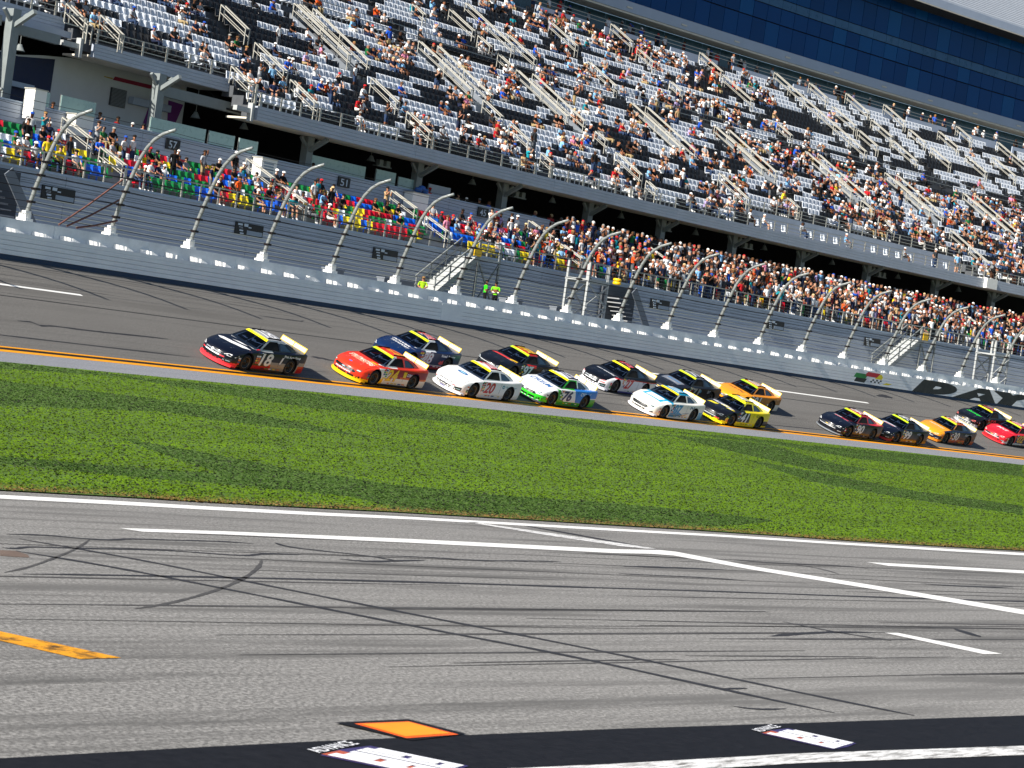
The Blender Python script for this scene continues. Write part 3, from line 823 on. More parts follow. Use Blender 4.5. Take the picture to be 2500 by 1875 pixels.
for i, (s0, txt) in enumerate(((-46.4, ""), (-32.8, ""), (-21.5, ""), (6.2, ""), (20.1, ""), (32.9, ""))):
    o = sign(s0, 8.06, 2.15, .62, 83.62)
    tag(o, "black section sign on the siding, " + ["beside the dark stair by the brace cables", "under the orange shirted spectator", "before the steep stair", "by the dark stairwell opening", "past the scaffold, small and distant", "farthest, above the emblem of flags"][i], "sign", "section signs on the lower siding")
for i, (s0, txt) in enumerate(((-32.2, "57"), (-18.1, "51"), (-4.9, "45"))):
    o = thing("number_sign", "black number sign on the back wall, " + ["above the standing black shirt near the white booth", "between the two wind screens", "last one before the standing crowd"][i], "sign", P(s0 + .5, 89.95, 12.15), group="number signs on the bowl's back wall")
    MB().sbox(s0, s0 + 1.05, 89.90, 89.955, 12.14, 12.72).build("sign_board", M['sign_black'], o)
    v_, f_ = glyphs(txt, 0.01)
    b = MB(); b.add([P(s0 + .2 + .6 * q[0], 89.892, 12.2 + .42 * q[1]) for q in v_], f_); b.build("sign_number", M['sign_pale'], o)
def screen(a, c, h0, h1, d, lab, mat='screen', cat="wind screen"):
    o = thing("wind_screen", lab, cat, P((a + c) / 2, d, h0), group="wind screens on the bowl's back wall")
    MB().sbox(a, c, d, d + .03, h0, h1).build("panel", M[mat], o)
    for s in (a, c): MB().sbox(s - .03, s + .03, d + .03, d + .08, h0 - .1, h1 + .02).build("upright", M['galv'], o)
screen(-42.2, -40.6, 12.9, 13.62, 90.05, "short pale green screen behind the farthest booth")
screen(-39.8, -37.4, 12.9, 13.66, 90.06, "pale green screen before the navy wall")
screen(-33.4, -29.2, 12.9, 13.62, 90.05, "long pale green screen under the crimson graphic")
screen(-28.9, -26.9, 12.92, 13.62, 90.05, "brighter green screen beside the dark opening")
screen(-26.5, -25.0, 12.92, 13.6, 90.05, "small green screen standing near the white booth")
screen(-19.2, -14.4, 12.92, 13.72, 91.2, "long grey green screen beside the bracketed column")
screen(-13.4, -11.6, 12.92, 13.76, 91.2, "bright green screen over a white counter")
screen(-11.3, -9.8, 12.92, 13.6, 91.2, "pale green screen next to the bright one")
screen(-8.4, -6.3, 12.92, 13.6, 91.2, "grey screen past the blue tarpaulin", 'siding')
for i, (s0, w, h0, h1) in enumerate(((-42.4, .8, 12.1, 13.55), (-39.45, 1.2, 11.75, 12.8), (-25.4, 1.25, 11.7, 12.72), (-12.1, 1.5, 11.7, 12.66))):
    o = thing("vendor_booth", ["narrow white booth farthest along, with a small printed sign", "white booth at the top of the first aisle", "white booth with grey print by the third aisle", "white booth carrying a blue bundle, above the bright seats"][i], "booth", P(s0, 89.6, h0), group="white booths along the back wall")
    b = MB(); b.sbox(s0, s0 + w, 89.2, 89.9, h0, h1); b.build("cabinet", M['white_box'], o)
    MB().sbox(s0 - .05, s0 + w + .05, 89.15, 89.95, h1, h1 + .05).build("counter_top", M['rail'], o)
    if i == 2:
        for q in range(4): MB().sbox(s0 + .15, s0 + w - .25, 89.185, 89.198, h0 + .25 + q * .16, h0 + .33 + q * .16).build("print_bar", M['sign_band'], o)
o = MB()
for i in range(3):
    cx, cy, cz = P(-11.2 + i * .3, 89.6, 12.78 + .14 * (i == 1)); o.lathe([(0.02, cz - .02), (.2, cz), (.26, cz + .12), (.18, cz + .26), (.02, cz + .3)], 8, 'z')
    for k in range(len(o.v) - 40, len(o.v)): o.v[k] = (o.v[k][0] + cx, o.v[k][1] + cy, o.v[k][2])
tag(o.build("tarp_bundle", M['tarp_blue'], None, True), "blue bundled tarpaulin on top of the white booth", "tarpaulin")

# seats of the lower bowl
seat_lo = seat_geo(0.47, False)
cols = ['blue', 'red', 'green', 'yellow', 'white', 'blue', 'green', 'red']
LSEAT = []
for k in range(1, 6):
    d, h = LR[k - 1]
    s = -57.5; c = 'blue'
    while s < LS1 - .6:
        if min(abs(s - a) for a in AIS_L) > .75 and not (k == 1 and -16.6 < s < -11.8):
            if rng.random() < .62: c = cols[rng.integers(0, 8)]
            p = P(s, d + .60, h)
            if inview(p, .12): LSEAT.append((dist(p), s, k, c, p, -s / R0))
        s += .515
LSEAT.sort(key=lambda q: q[0])
sme = {c: seat_lo.mesh("seat", M['seat_' + c + '_low']) for c in SEATC}
for q in LSEAT[:300]:
    o = link("seat", sme[q[3]], low); o.location = Vector(q[4]) - low.location; o.rotation_euler = (0, 0, q[5])
ck = list(SEATC)
o = scatter_mesh("seats", seat_lo, [(*q[4], q[5]) for q in LSEAT[300:]], [M['seat_' + c + '_low'] for c in ck], low, [ck.index(q[3]) for q in LSEAT[300:]])
o['kind'] = 'stuff'
# behind the bowl where the back wall ends: rails with drink boards
for hh in (12.75, 12.35): MB().sbox(BW1 + .2, LS1, 90.1, 90.16, hh, hh + .05).build("top_rail", M['rail'], low)
s = BW1 + .4
b = MB()
while s < LS1:
    MB().sbox(s, s + .05, 90.1, 90.15, 11.6, 12.78).build("rail_post", M['rail'], low)
    s += 2.4
s = 4.0
while s < LS1:
    MB().sbox(s, s + random.uniform(.5, .8), 89.75, 90.05, 12.30, 12.34).build("drink_board", M['rail'], low)
    s += random.uniform(1.5, 2.8)

# concourse behind, under the upper deck
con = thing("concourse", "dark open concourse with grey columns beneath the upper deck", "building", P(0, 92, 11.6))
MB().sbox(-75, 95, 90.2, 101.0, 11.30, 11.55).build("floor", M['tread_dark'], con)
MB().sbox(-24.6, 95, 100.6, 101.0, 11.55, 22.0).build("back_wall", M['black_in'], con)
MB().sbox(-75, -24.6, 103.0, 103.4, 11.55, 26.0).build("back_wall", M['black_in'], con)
for s, tp in ((-52.0, 17.6), (-42.6, 17.6), (-32.0, 16.3), (-19.65, 14.9), (-9.6, 14.9), (-1.1, 14.9), (8.1, 14.9), (16.5, 14.9), (25.3, 14.9), (34.2, 14.9), (43.3, 14.9), (53.2, 14.9), (61.8, 14.9), (71.0, 14.9), (80.5, 14.9)):
    b = MB(); b.sbox(s - .26, s + .26, 91.0, 91.5, 11.5, tp - .2)
    c = b.build("column", M['dim_steel'], con)
    br = MB(); br.bar(P(s, 91.05, tp - 1.0), P(s, 89.75, tp - .28), .22, .22); br.bar(P(s - .1, 91.2, tp - .9), P(s - .8, 91.1, tp - .3), .16, .16); br.bar(P(s + .1, 91.2, tp - .9), P(s + .8, 91.1, tp - .3), .16, .16)
    br.build("bracket", M['dim_steel'], c)
for (a, c_, d, h0, h1) in ((-42.3, -39.0, 91.6, 16.30, 16.78), (-52, -43.0, 91.6, 16.5, 17.0), (-31.7, -24.8, 91.6, 15.04, 15.6), (-32.3, -38.4, 91.6, 0, 0), (-52, -42.9, 92.0, 14.9, 15.25), (-52, -43.0, 92.0, 13.6, 13.95)):
    if h1 > 0: MB().sbox(a, c_, d, d + .35, h0, h1).build("beam", M['dim_steel'], con)
lampm = MB(); lampm.lathe([(.02, .34), (.10, .34), (.14, .25), (.26, .02), (.30, 0), (.27, 0), (.02, .06)], 14, 'z')
lampme = lampm.mesh("ceiling_lamp", M['dim_steel'], True)
for s, d, h in ((-40.9, 92.4, 15.6), (-27.6, 92.6, 14.4), (-24.3, 92.0, 14.35), (-13.4, 91.8, 14.2), (-3.6, 91.8, 14.2), (4.8, 91.8, 14.2), (12.5, 91.8, 14.2), (21.4, 91.8, 14.2), (30.1, 91.8, 14.2), (39.2, 91.8, 14.2), (48.5, 91.8, 14.2), (57.5, 91.8, 14.2)):
    o = link("ceiling_lamp", lampme, con); o.location = Vector(P(s, d, h)) - con.location
    MB().tube([P(s, d, h + .32), P(s, d, h + 1.6)], .02, 5).build("lamp_rod", M['galv'], o)
for s in (-12.6, 0.9, 17.4, 27.6, 45.8):
    b = MB(); b.sbox(s, s + 1.3, 91.9, 92.3, 14.02, 14.10); b.sbox(s + .15, s + .5, 91.9, 92.2, 14.1, 14.45); b.sbox(s + .8, s + 1.15, 91.9, 92.2, 14.1, 14.45)
    b.build("light_fitting", M['dim_steel'], con)
# painted wall under the deck at the far end
pw = thing("painted_wall", "white concourse wall with navy end and crimson and purple graphics", "wall", P(-33, 95, 11.6))
def wallpoly(name, pts, d, mat, t=0.0):
    b = MB(); b.add([P(q[0], d, q[1]) for q in pts], [tuple(range(len(pts)))]); return b.build(name, M[mat], pw)
b = MB(); tops = [(-50, 15.75), (-44, 15.72), (-38.6, 15.74), (-37, 16.02), (-35.1, 16.25), (-33, 16.34), (-31.2, 16.38), (-28.6, 16.36), (-26.2, 16.3)]
for (a, h), (c_, h2) in zip(tops[:-1], tops[1:]):
    b.add([P(a, 95.0, 11.5), P(c_, 95.0, 11.5), P(c_, 95.0, h2), P(a, 95.0, h), P(a, 95.3, 11.5), P(c_, 95.3, 11.5), P(c_, 95.3, h2), P(a, 95.3, h)], [(0, 1, 2, 3), (3, 2, 6, 7), (4, 7, 6, 5)])
b.build("wall_panel", M['white_wall'], pw)
wallpoly("navy_panel", [(-50, 11.6), (-36.15, 11.6), (-36.1, 15.98), (-38.6, 15.66), (-50, 15.66)], 94.985, 'navy_wall')
MB().sbox(-44, -37.6, 94.6, 94.98, 14.05, 14.32).build("shelf_sign", M['trim'], pw)
wallpoly("crimson_stripe", [(-31.85, 15.66), (-28.95, 15.67), (-28.7, 15.89), (-31.7, 15.87)], 94.98, 'magenta')
wallpoly("gold_stripe", [(-32.5, 15.70), (-31.9, 15.68), (-31.8, 15.76), (-32.5, 15.75)], 94.98, 'gold')
wallpoly("purple_graphic", [(-29.3, 13.3), (-27.6, 13.3), (-28.3, 15.15), (-28.75, 15.25)], 94.98, 'purple')
wallpoly("purple_graphic", [(-27.3, 13.6), (-26.9, 13.6), (-26.3, 15.25), (-27.5, 15.3)], 94.98, 'purple')
MB().sbox(-30.5, -27.6, 94.55, 94.97, 14.60, 14.98).build("shelf_sign", M['trim'], pw)
v = MB(); v.sbox(-31.9, -30.75, 94.90, 94.98, 14.28, 15.25); vo = v.build("vent", M['vent'], pw)
for i in range(13): MB().sbox(-31.86, -30.79, 94.86, 94.90, 14.31 + i * .072, 14.345 + i * .072).build("vent_slat", M['vent_slat'], vo)

# ================================================================== UPPER GRANDSTAND
up = thing("upper_grandstand", "steep upper grandstand with rows of silver and black seats under the tower", "grandstand", P(0, 90, 14.7))
NR = 33
def rd(k): return 89.55 + .85 * k
def rh(k): return 15.47 + .51 * k
US0, US1 = -62.0, 112.0
def k0_of(s):
    if s < -37.0: return 5
    if s < -26.3: return 3
    if 25.6 < s < 57.3: return 3
    return 0
SEG = [(US0, -37.0), (-37.0, -26.3), (-26.3, 25.6), (25.6, 57.3), (57.3, US1)]
VOM = [(-10.9, -9.1), (1.2, 3.2), (11.6, 13.5), (25.0, 26.9), (35.6, 37.4), (47.9, 49.8), (59.4, 61.3), (71.4, 73.3), (83.4, 85.3), (95.4, 97.3)]
VD0, VD1 = 97.0, 102.6
def invom(s, d): return VD0 < d < VD1 and any(a - .1 < s < c + .1 for a, c in VOM)
for k in range(NR):
    d, h = rd(k), rh(k)
    for a, c in SEG:
        if k < k0_of((a + c) / 2): continue
        cuts = [a]
        if VD0 - .2 < d + .4 < VD1:
            for v0, v1 in VOM:
                if a < v0 and v1 < c: cuts += [v0, v1]
                elif a < v0 < c: cuts += [v0, c]
        cuts.append(c)
        for i in range(0, len(cuts) - 1, 2):
            if cuts[i + 1] - cuts[i] > .05: MB().sbox(cuts[i], cuts[i + 1], d, d + .86, h - .62, h).build("deck_step", M['tread_dark'], up)
def fascia(a, c, d, h0, h1, nm="fascia_panel", n=4):
    L = (c - a); m = max(1, round(L / 13.0))
    for i in range(m):
        x0 = a + L * i / m + .01; x1 = a + L * (i + 1) / m - .01; b = MB(); t = (h1 - h0) / n
        for j in range(n):
            b.sbox(x0, x1, d, d + .10, h0 + j * t + .012, h0 + (j + 1) * t, step=4)
        b.sbox(x0, x1, d + .10, d + .25, h0, h1 - .01)
        b.build(nm, M['siding'], up)
fascia(-26.3, 57.2, 89.2, 14.68, 15.46)
fascia(58.8, US1, 89.2, 14.72, 15.52)
fascia(-36.6, -26.3, 91.6, 16.12, 16.84)
fascia(US0, -37.2, 93.4, 17.26, 17.98)
MB().sbox(-42.4, -37.4, 92.6, 93.0, 16.9, 17.22).build("lower_fascia", M['siding'], up)
MB().sbox(57.2, 58.8, 88.9, 90.2, 14.70, 15.55).build("return_block", M['white_box'], up)
# white landings where the front of the deck steps back
for s, d, h in ((-26.55, 89.4, 15.5), (-37.3, 91.9, 16.9)):
    b = MB(); b.sbox(s - .20, s - .02, d - .2, d + .15, h - .95, h + .05); b.build("return_panel", M['steel_white'], up)
    MB().sbox(s - 1.3, s - .22, d - .1, d + .2, h - .52, h - .26).build("landing_frame", M['steel_white'], up)
    MB().sbox(s - .12, s, d - .25, d - .15, h, h + 1.1).build("landing_post", M['rail'], up)
    for hh in (.55, 1.05): MB().sbox(s - 1.5, s - .1, d - .22, d - .17, h + hh, h + hh + .06).build("landing_rail", M['rail'], up)
# soffit
b = MB(); n = 30
for (a, c, d0, h0) in ((-26.3, US1, 89.45, 14.70), (-36.6, -26.3, 91.85, 16.14), (US0, -37.0, 93.65, 17.28)):
    b.sbox(a, c, d0, d0 + 2.1, h0 + .01, h0 + .12)
b.build("soffit", M['soffit'], up)
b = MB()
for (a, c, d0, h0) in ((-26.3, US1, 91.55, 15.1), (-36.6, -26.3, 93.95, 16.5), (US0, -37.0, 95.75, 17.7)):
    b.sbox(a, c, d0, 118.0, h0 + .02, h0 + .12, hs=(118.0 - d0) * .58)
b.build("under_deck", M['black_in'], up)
# platform in front of the far rows
MB().sbox(25.6, 57.2, 89.45, 91.75, 15.26, 15.40).build("platform_floor", M['tread'], up)
fascia(25.6, 57.2, 91.75, 15.42, 16.95, "platform_wall", 4)
# front rails
ps = MB(); ps.box(-.05, .05, -.03, .03, 0, .80); psm = ps.mesh("rail_post", M['rail'])
def frontrail(a, c, d, h, step=1.75):
    s = a + .2
    while s < c:
        o = link("rail_post", psm, up); o.location = Vector(P(s, d, h)) - up.location; o.rotation_euler = (0, 0, -s / R0)
        s += step * random.uniform(.93, 1.07)
    for hh in (.26, .52, .78): MB().sbox(a, c, d - .02, d + .02, h + hh - .02, h + hh + .02).build("top_rail", M['rail'], up)
frontrail(-26.3, 57.2, 89.3, 15.44); frontrail(58.9, 100, 89.3, 15.5); frontrail(-36.6, -26.6, 91.7, 16.82); frontrail(-52, -37.4, 93.5, 17.96); frontrail(25.6, 57.2, 91.85, 16.93)
# aisles
AIS_U = [-57, -47.5, -37.4, -21.3, -11.0, 1.5, 13.1, 26.1, 36.9, 48.2, 59.8, 72.0, 84.0, 96.0]
AIS_T = [64.4, 69.7, 76.4, 88.0, 93.0]
HR = [(-37.3, 91.4, 93.2), (-35.0, 91.4, 93.0), (-26.6, 89.6, 91.2), (-21.4, 89.4, 91.5), (-21.1, 92.4, 95.0), (-20.5, 96.5, 98.8), (-11.0, 89.4, 91.4), (-11.1, 92.3, 94.6), (-10.3, 100.0, 102.4),
      (1.3, 94.2, 95.9), (1.4, 89.5, 90.4), (1.5, 91.7, 93.5), (11.3, 102.8, 104.0), (11.3, 104.9, 106.2), (11.3, 106.8, 109.4), (13.0, 89.4, 90.3), (13.1, 91.0, 93.4), (13.5, 94.8, 95.8), (15.2, 106.3, 111.6), (16.4, 105.0, 108.1), (6.2, 107.0, 108.2),
      (25.4, 104.5, 107.6), (26.4, 110.0, 113.1), (26.7, 91.4, 94.3), (34.1, 92.0, 93.1), (36.6, 107.2, 108.5), (37.4, 111.3, 113.2), (37.7, 114.3, 116.8), (47.7, 92.3, 93.8), (47.9, 94.7, 95.9), (48.5, 104.6, 106.2), (48.6, 109.5, 113.0), (49.2, 113.8, 116.6),
      (59.2, 90.2, 94.5), (60.3, 105.5, 117.2), (64.2, 107.3, 109.7), (64.5, 110.4, 113.3), (65.4, 114.9, 117.2), (69.1, 106.4, 109.5), (69.8, 110.2, 112.8), (71.0, 114.3, 117.3), (75.9, 111.0, 113.1), (76.1, 107.9, 110.3), (76.8, 114.5, 117.3), (82.0, 108.0, 110.6), (82.3, 112, 114.6), (88.1, 115.1, 117.1), (88, 109, 112), (93.5, 112, 116)]
for s, a, c in HR: handrail(up, s, a, c, 15.47 + .6 * (a - 89.4), .6)
for v0, v1 in VOM:
    hb = 15.47 + .6 * (VD0 - 89.4)
    b = MB(); b.sbox(v0 - .06, v0, VD0, VD1 + .1, hb - .4, hb + .16, hs=3.36); b.sbox(v1, v1 + .06, VD0, VD1 + .1, hb - .4, hb + .16, hs=3.36)
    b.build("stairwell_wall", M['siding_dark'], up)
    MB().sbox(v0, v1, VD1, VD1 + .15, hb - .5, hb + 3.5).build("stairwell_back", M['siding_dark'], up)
    for i in range(6): MB().sbox(v0 + .02, v1 - .02, VD0 + i * .5, VD0 + i * .5 + .5, hb - .9, hb + .06 + i * .17).build("stairwell_step", M['steel_white'], up)
    MB().sbox(v0 + .02, v1 - .02, VD0 + 3.0, VD1, hb - .3, hb + .3).build("stairwell_floor", M['black_in'], up)
    handrail(up, v0 + .06, VD0 + .1, VD1 - .2, hb, .6, .13); handrail(up, v1 + .1, VD0 + .1, VD1 - .1, hb, .6, .13)
for hh in (.55, .95):
    MB().sbox(-20, US1, 103.85, 103.89, rh(17) + hh, rh(17) + hh + .05).build("cross_rail", M['galv'], up)
for i in range(17):
    if i % 5 != 3:
        s = 27.2 + i * 1.75
        o = link('seat', sme['white'], up); o.location = Vector(P(s, 90.75, 15.4)) - up.location; o.rotation_euler = (0, 0, -s / R0)
# seats
seat_up = seat_geo(0.46, True)
USEAT = []
BL = np.random.default_rng(5)
for k in range(NR - 1):
    d, h = rd(k), rh(k)
    if k == 16: continue
    s = US0 + BL.uniform(0, .4); run = 0; dark = False
    while s < US1 - .6:
        if run <= 0:
            dark = BL.random() < .43; run = int(BL.integers(5, 13))
        run -= 1
        ok = k >= k0_of(s) and min(abs(s - a) for a in AIS_U) > .72 and not (d > 103.4 and min(abs(s - a) for a in AIS_T) < .7) and not invom(s, d + .5)
        if ok:
            p = P(s, d + .60, h)
            if inview(p, .10): USEAT.append((dist(p), s, k, dark, p, -s / R0))
        s += .515
USEAT.sort(key=lambda q: q[0])
um = {False: seat_up.mesh("seat", [M['seat_white'], M['seat_white_pad']]), True: seat_up.mesh("seat", [M['seat_black'], M['seat_pad']])}
for q in USEAT[:300]:
    o = link("seat", um[q[3]], up); o.location = Vector(q[4]) - up.location; o.rotation_euler = (0, 0, q[5])
o = scatter_mesh("seats", seat_up, [(*q[4], q[5]) for q in USEAT[300:]], [M['seat_white'], M['seat_white_pad'], M['seat_black'], M['seat_pad']], up, [2 if q[3] else 0 for q in USEAT[300:]])
o['kind'] = 'stuff'
# top of the deck: parapets between the aisles, then the walkway and the glazed tower
TD, TH = 117.45, 32.0
MB().sbox(0, US1 + 20, 117.45, 123.0, 31.2, 32.05).build("walkway", M['tread'], up)
s = 28.0
while s < 112:
    MB().sbox(s + .8, s + 7.2, 117.3, 117.42, 31.9, 32.62).build("parapet", M['tower_panel'], up)
    s += 8.6
for hh in (32.9, 33.2): MB().sbox(15, US1, 117.36, 117.40, hh, hh + .05).build("walkway_rail", M['galv'], up)

# ================================================================== TOWER
tw = thing("suite_tower", "blue glazed suite tower rising behind the top row of seats", "building", P(60, 120, 32))
TS0, TS1 = 8.0, 126.0
M['pane'], nt, b_ = newmat("blue_glass")
oi = N(nt, "ShaderNodeObjectInfo")
nt.links.new(ramp(nt, oi.outputs["Random"], [(0.0, lin('#04386c')), (0.6, lin('#073f78')), (1.0, lin('#0f5088'))]), b_.inputs["Base Color"])
b_.inputs["Roughness"].default_value = 0.18; b_.inputs["Specular IOR Level"].default_value = 0.10
M['pane_lite'] = plain("pale_blue_glass", '#3a6288', 0.3, var=0.2, scale=.4, spec=.15)
M['pane_low'] = plain("concourse_glass", '#1f4a5c', 0.2, var=0.25, scale=.4)
MB().sbox(TS0, TS1, 119.8, 120.2, 36.0, 44.4).build("core_wall", M['black_in'], tw)
n = int((TS1 - TS0) / 1.95)
rows = [(35.86, 38.06), (38.12, 39.60), (40.50, 42.95), (43.0, 44.25)]
shown = []
for i in range(n):
    a = TS0 + i * 1.95
    if not inview(P(a + 1, 119.5, 40), .12) and not inview(P(a + 1, 119.5, 36), .12): continue
    for j, (h0, h1) in enumerate(rows):
        MB().sbox(a + .03, a + 1.92, 119.5, 119.56, h0 + .02, h1 - .02).build("pane", M['pane'], tw)
    MB().sbox(a + .02, a + 1.93, 119.47, 119.53, 39.66, 40.44).build("spandrel_pane", M['pane_lite'], tw)
MB().sbox(TS0, TS1, 119.35, 119.8, 34.92, 35.84).build("spandrel", M['tower_panel'], tw)
MB().sbox(TS0, TS1, 119.42, 121.6, 34.74, 34.90).build("soffit", M['soffit'], tw)
for i in range(44):
    a = TS0 + i * 2.6
    if inview(P(a, 121.6, 33.5), .1): MB().sbox(a + .03, a + 2.57, 121.6, 121.66, 32.07, 34.72).build("concourse_pane", M['pane_low'], tw)
for i in range(14):
    s = 20 + i * 7.3
    MB().sbox(s, s + .7, 119.28, 119.35, 35.25, 35.38).build("wall_lamp", M['soffit'], tw)
MB().sbox(TS0, TS1, 117.0, 119.9, 43.95, 44.20).build("roof_soffit", M['black_in'], tw)
MB().sbox(TS0, TS1, 116.85, 117.0, 43.98, 44.06).build("roof_lip", M['soffit'], tw)
MB().sbox(TS0, TS1, 116.9, 117.2, 44.10, 44.85).build("roof_fascia", M['tower_panel'], tw)
M['rib'] = plain("roof_rib_metal", '#b9bfc8', 0.4, var=0.08)
for j in range(30):
    a0 = 117.1 + j * .55; z0 = 44.86 + j * .34
    b = MB(); b.sbox(60, TS1, a0, a0 + .30, z0 - .1, z0 + .26, hs=.14)
    b.build("roof_rib", M['rib'], tw)
MB().sbox(60, TS1, 117.3, 136.0, 44.80, 44.84, hs=11.55).build("roof_deck", M['siding_dark'], tw)

# ================================================================== STAIRS, SCAFFOLD, STAIRWELLS IN FRONT OF THE LOWER STAND
def access_stair(lab, s0, s1, d0, d1, h0, h1, n=13):
    o = thing("access_stair", lab, "stairs", P(s0, (d0 + d1) / 2, h0), group="steel access stairs to the lower stand")
    for i in range(n):
        a = s0 + (s1 - s0) * i / n; h = h0 + (h1 - h0) * (i + 1) / n
        MB().sbox(a, a + (s1 - s0) / n + .05, d0 + .05, d1 - .05, h - .05, h).build("tread", M['steel_white'], o)
        MB().sbox(a, a + .02, d0 + .05, d1 - .05, h - (h1 - h0) / n, h - .052).build("riser", M['steel_white'], o)
    for d in (d0, d1):
        MB().bar(P(s0, d, h0), P(s1, d, h1), .06, .28).build("stringer", M['galv'], o)
        for hh in (.55, 1.05): MB().bar(P(s0 - .1, d, h0 + hh), P(s1, d, h1 + hh), .07, .07).build("handrail", M['galv'], o)
        for t in (0, .33, .66, 1): MB().bar(P(s0 + (s1 - s0) * t, d, h0 + (h1 - h0) * t), P(s0 + (s1 - s0) * t, d, h0 + (h1 - h0) * t + 1.05), .06, .06).build("handrail_post", M['galv'], o)
    # landing
    MB().sbox(s1, s1 + 2.1, d0, 83.6, h1 - .12, h1).build("landing", M['steel_white'], o)
    for s, d in ((s1 + .05, d0 + .05), (s1 + 2.05, d0 + .05)):
        MB().sbox(s - .06, s + .06, d - .06, d + .06, 6.1, h1 + 1.0).build("landing_post", M['galv'], o)
    for hh in (.35, .65, .95): MB().sbox(s1, s1 + 2.1, d0, d0 + .06, h1 + hh, h1 + hh + .06).build("landing_rail", M['galv'], o)
    MB().bar(P(s1 + .1, d0 + .05, 6.3), P(s1 + 2.0, d0 + .05, h1 - .2), .08, .08).build("cross_brace", M['galv'], o)
    MB().bar(P(s1 + 2.0, d0 + .05, 6.3), P(s1 + .1, d0 + .05, h1 - .2), .08, .08).build("cross_brace", M['galv'], o)
    return o
access_stair("bright steel stair rising to the lower stand beside the two marshals in lime vests", -17.75, -14.1, 81.9, 83.3, 6.45, 9.08)
access_stair("bright steel stair farthest along, rising above the emblem of flags", 33.8, 38.0, 81.9, 83.3, 6.45, 9.05)
for s, h, lab in ((-14.35, 9.15, "yellow warning board at the top of the nearer steel stair"), (38.4, 9.1, "yellow warning board at the top of the far steel stair")):
    o = MB().sbox(s - .35, s + .35, 81.80, 81.84, h, h + .5); tag(o.build("warning_board", M['yellow_plastic']), lab, "board")
def bucket(s, d, h, lab, n=3, r=.32):
    b = MB()
    for i in range(n): b.lathe([(r * .82, h + i * .2), (r, h + i * .2 + .04), (r, h + i * .2 + .15), (r * .82, h + i * .2 + .19)], 14, 'z')
    b.lathe([(0.01, h + n * .2 - .02), (r * .8, h + n * .2 - .02)], 14, 'z')
    x, y, _ = P(s, d, 0); b.v = [(q[0] + x, q[1] + y, q[2]) for q in b.v]
    tag(b.build("yellow_barrel", M['yellow_plastic'], None, True), lab, "barrel")
bucket(-18.4, 82.2, 6.1, "yellow barrel at the foot of the nearer steel stair", 3, .34)
bucket(-.75, 81.4, 9.0, "ribbed yellow barrel on the deck beside the scaffold tower", 2, .26)
def scaffold(lab, s0, s1, d0, d1, h0, h1):
    o = thing("scaffold_tower", lab, "scaffold", P((s0 + s1) / 2, d0, h0), group="scaffold towers in front of the lower stand")
    for s in (s0, s1):
        for d in (d0, d1): MB().sbox(s - .07, s + .07, d - .07, d + .07, h0, h1 + 1.15).build("upright", M['steel_white'], o)
    for hh in (h0 + 1.25, h1 - .02):
        MB().sbox(s0, s1, d0 - .03, d0 + .03, hh - .1, hh).build("ledger", M['steel_white'], o)
        MB().sbox(s0, s1, d1 - .03, d1 + .03, hh - .1, hh).build("ledger", M['steel_white'], o)
    MB().sbox(s0 - .1, s1 + .1, d0 - .1, d1 + .1, h1, h1 + .14).build("platform", M['steel_white'], o)
    for hh in (.6, 1.1): MB().sbox(s0, s1, d0 - .03, d0 + .03, h1 + hh, h1 + hh + .07).build("guard_rail", M['steel_white'], o)
    for d in (d0 - .08, d1 + .08):
        for a, c in ((s0, s1), (s1, s0)):
            MB().bar(P(a, d, h0 + 1.3), P(c, d, h1 - .15), .11, .06, up=(0, 1, 0)).build("cross_brace", M['steel_white'], o)
            MB().bar(P(a, d, h0 + .05), P(c, d, h0 + 1.15), .11, .06, up=(0, 1, 0)).build("cross_brace", M['steel_white'], o)
    return o
scaffold("pale scaffold tower with crossed braces halfway along the fence", -4.85, -2.8, 80.6, 82.2, 6.1, 8.85)
scaffold("pale scaffold tower farthest along, above the big wall lettering", 46.6, 48.7, 80.6, 82.2, 6.1, 8.85)
def dark_stair(lab, s0, s1, up_right):
    o = thing("stairwell", lab, "stairwell", P((s0 + s1) / 2, 82, 6.1), group="dark stairwells under the lower stand")
    n = 9
    for i in range(n):
        t = i / n; a = s0 + (s1 - s0) * (t if up_right else 1 - t) * .6
        MB().sbox(a, a + .9, 82.2, 83.3, 6.1 + i * .26, 6.1 + i * .26 + .07).build("tread", M['tread'], o)
    a0, a1 = (s0, s1) if up_right else (s1, s0)
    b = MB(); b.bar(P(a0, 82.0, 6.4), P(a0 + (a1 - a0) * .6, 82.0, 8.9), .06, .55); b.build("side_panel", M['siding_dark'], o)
    MB().sbox(s0, s1, 83.40, 83.52, 6.1, 9.0).build("shadowed_back", M['tread_dark'], o)  # dark sheet with the stairwell's shade put into its colour
    return o
dark_stair("dark stairwell beside the halfway scaffold tower", .6, 4.2, False)
dark_stair("dark stairwell at the near end by the brace cables", -51.5, -48.0, False)
for s, w, lab in ((-13.2, 1.6, "low black crate behind the fence below the marshals"), (-28.9, 1.2, "low dark fence panel behind the third post"), (-24.3, 2.6, "low grey barrier behind the fence near the stair"), (-8.2, 1.0, "dark loudspeaker box behind the fence post")):
    b = MB(); b.sbox(s, s + w, 80.2, 80.7, 6.1, 6.95); b.sbox(s - .02, s + w + .02, 80.15, 80.75, 6.95, 7.02)
    tag(b.build("equipment_case", M['siding_dark']), lab, "case", "cases behind the fence")

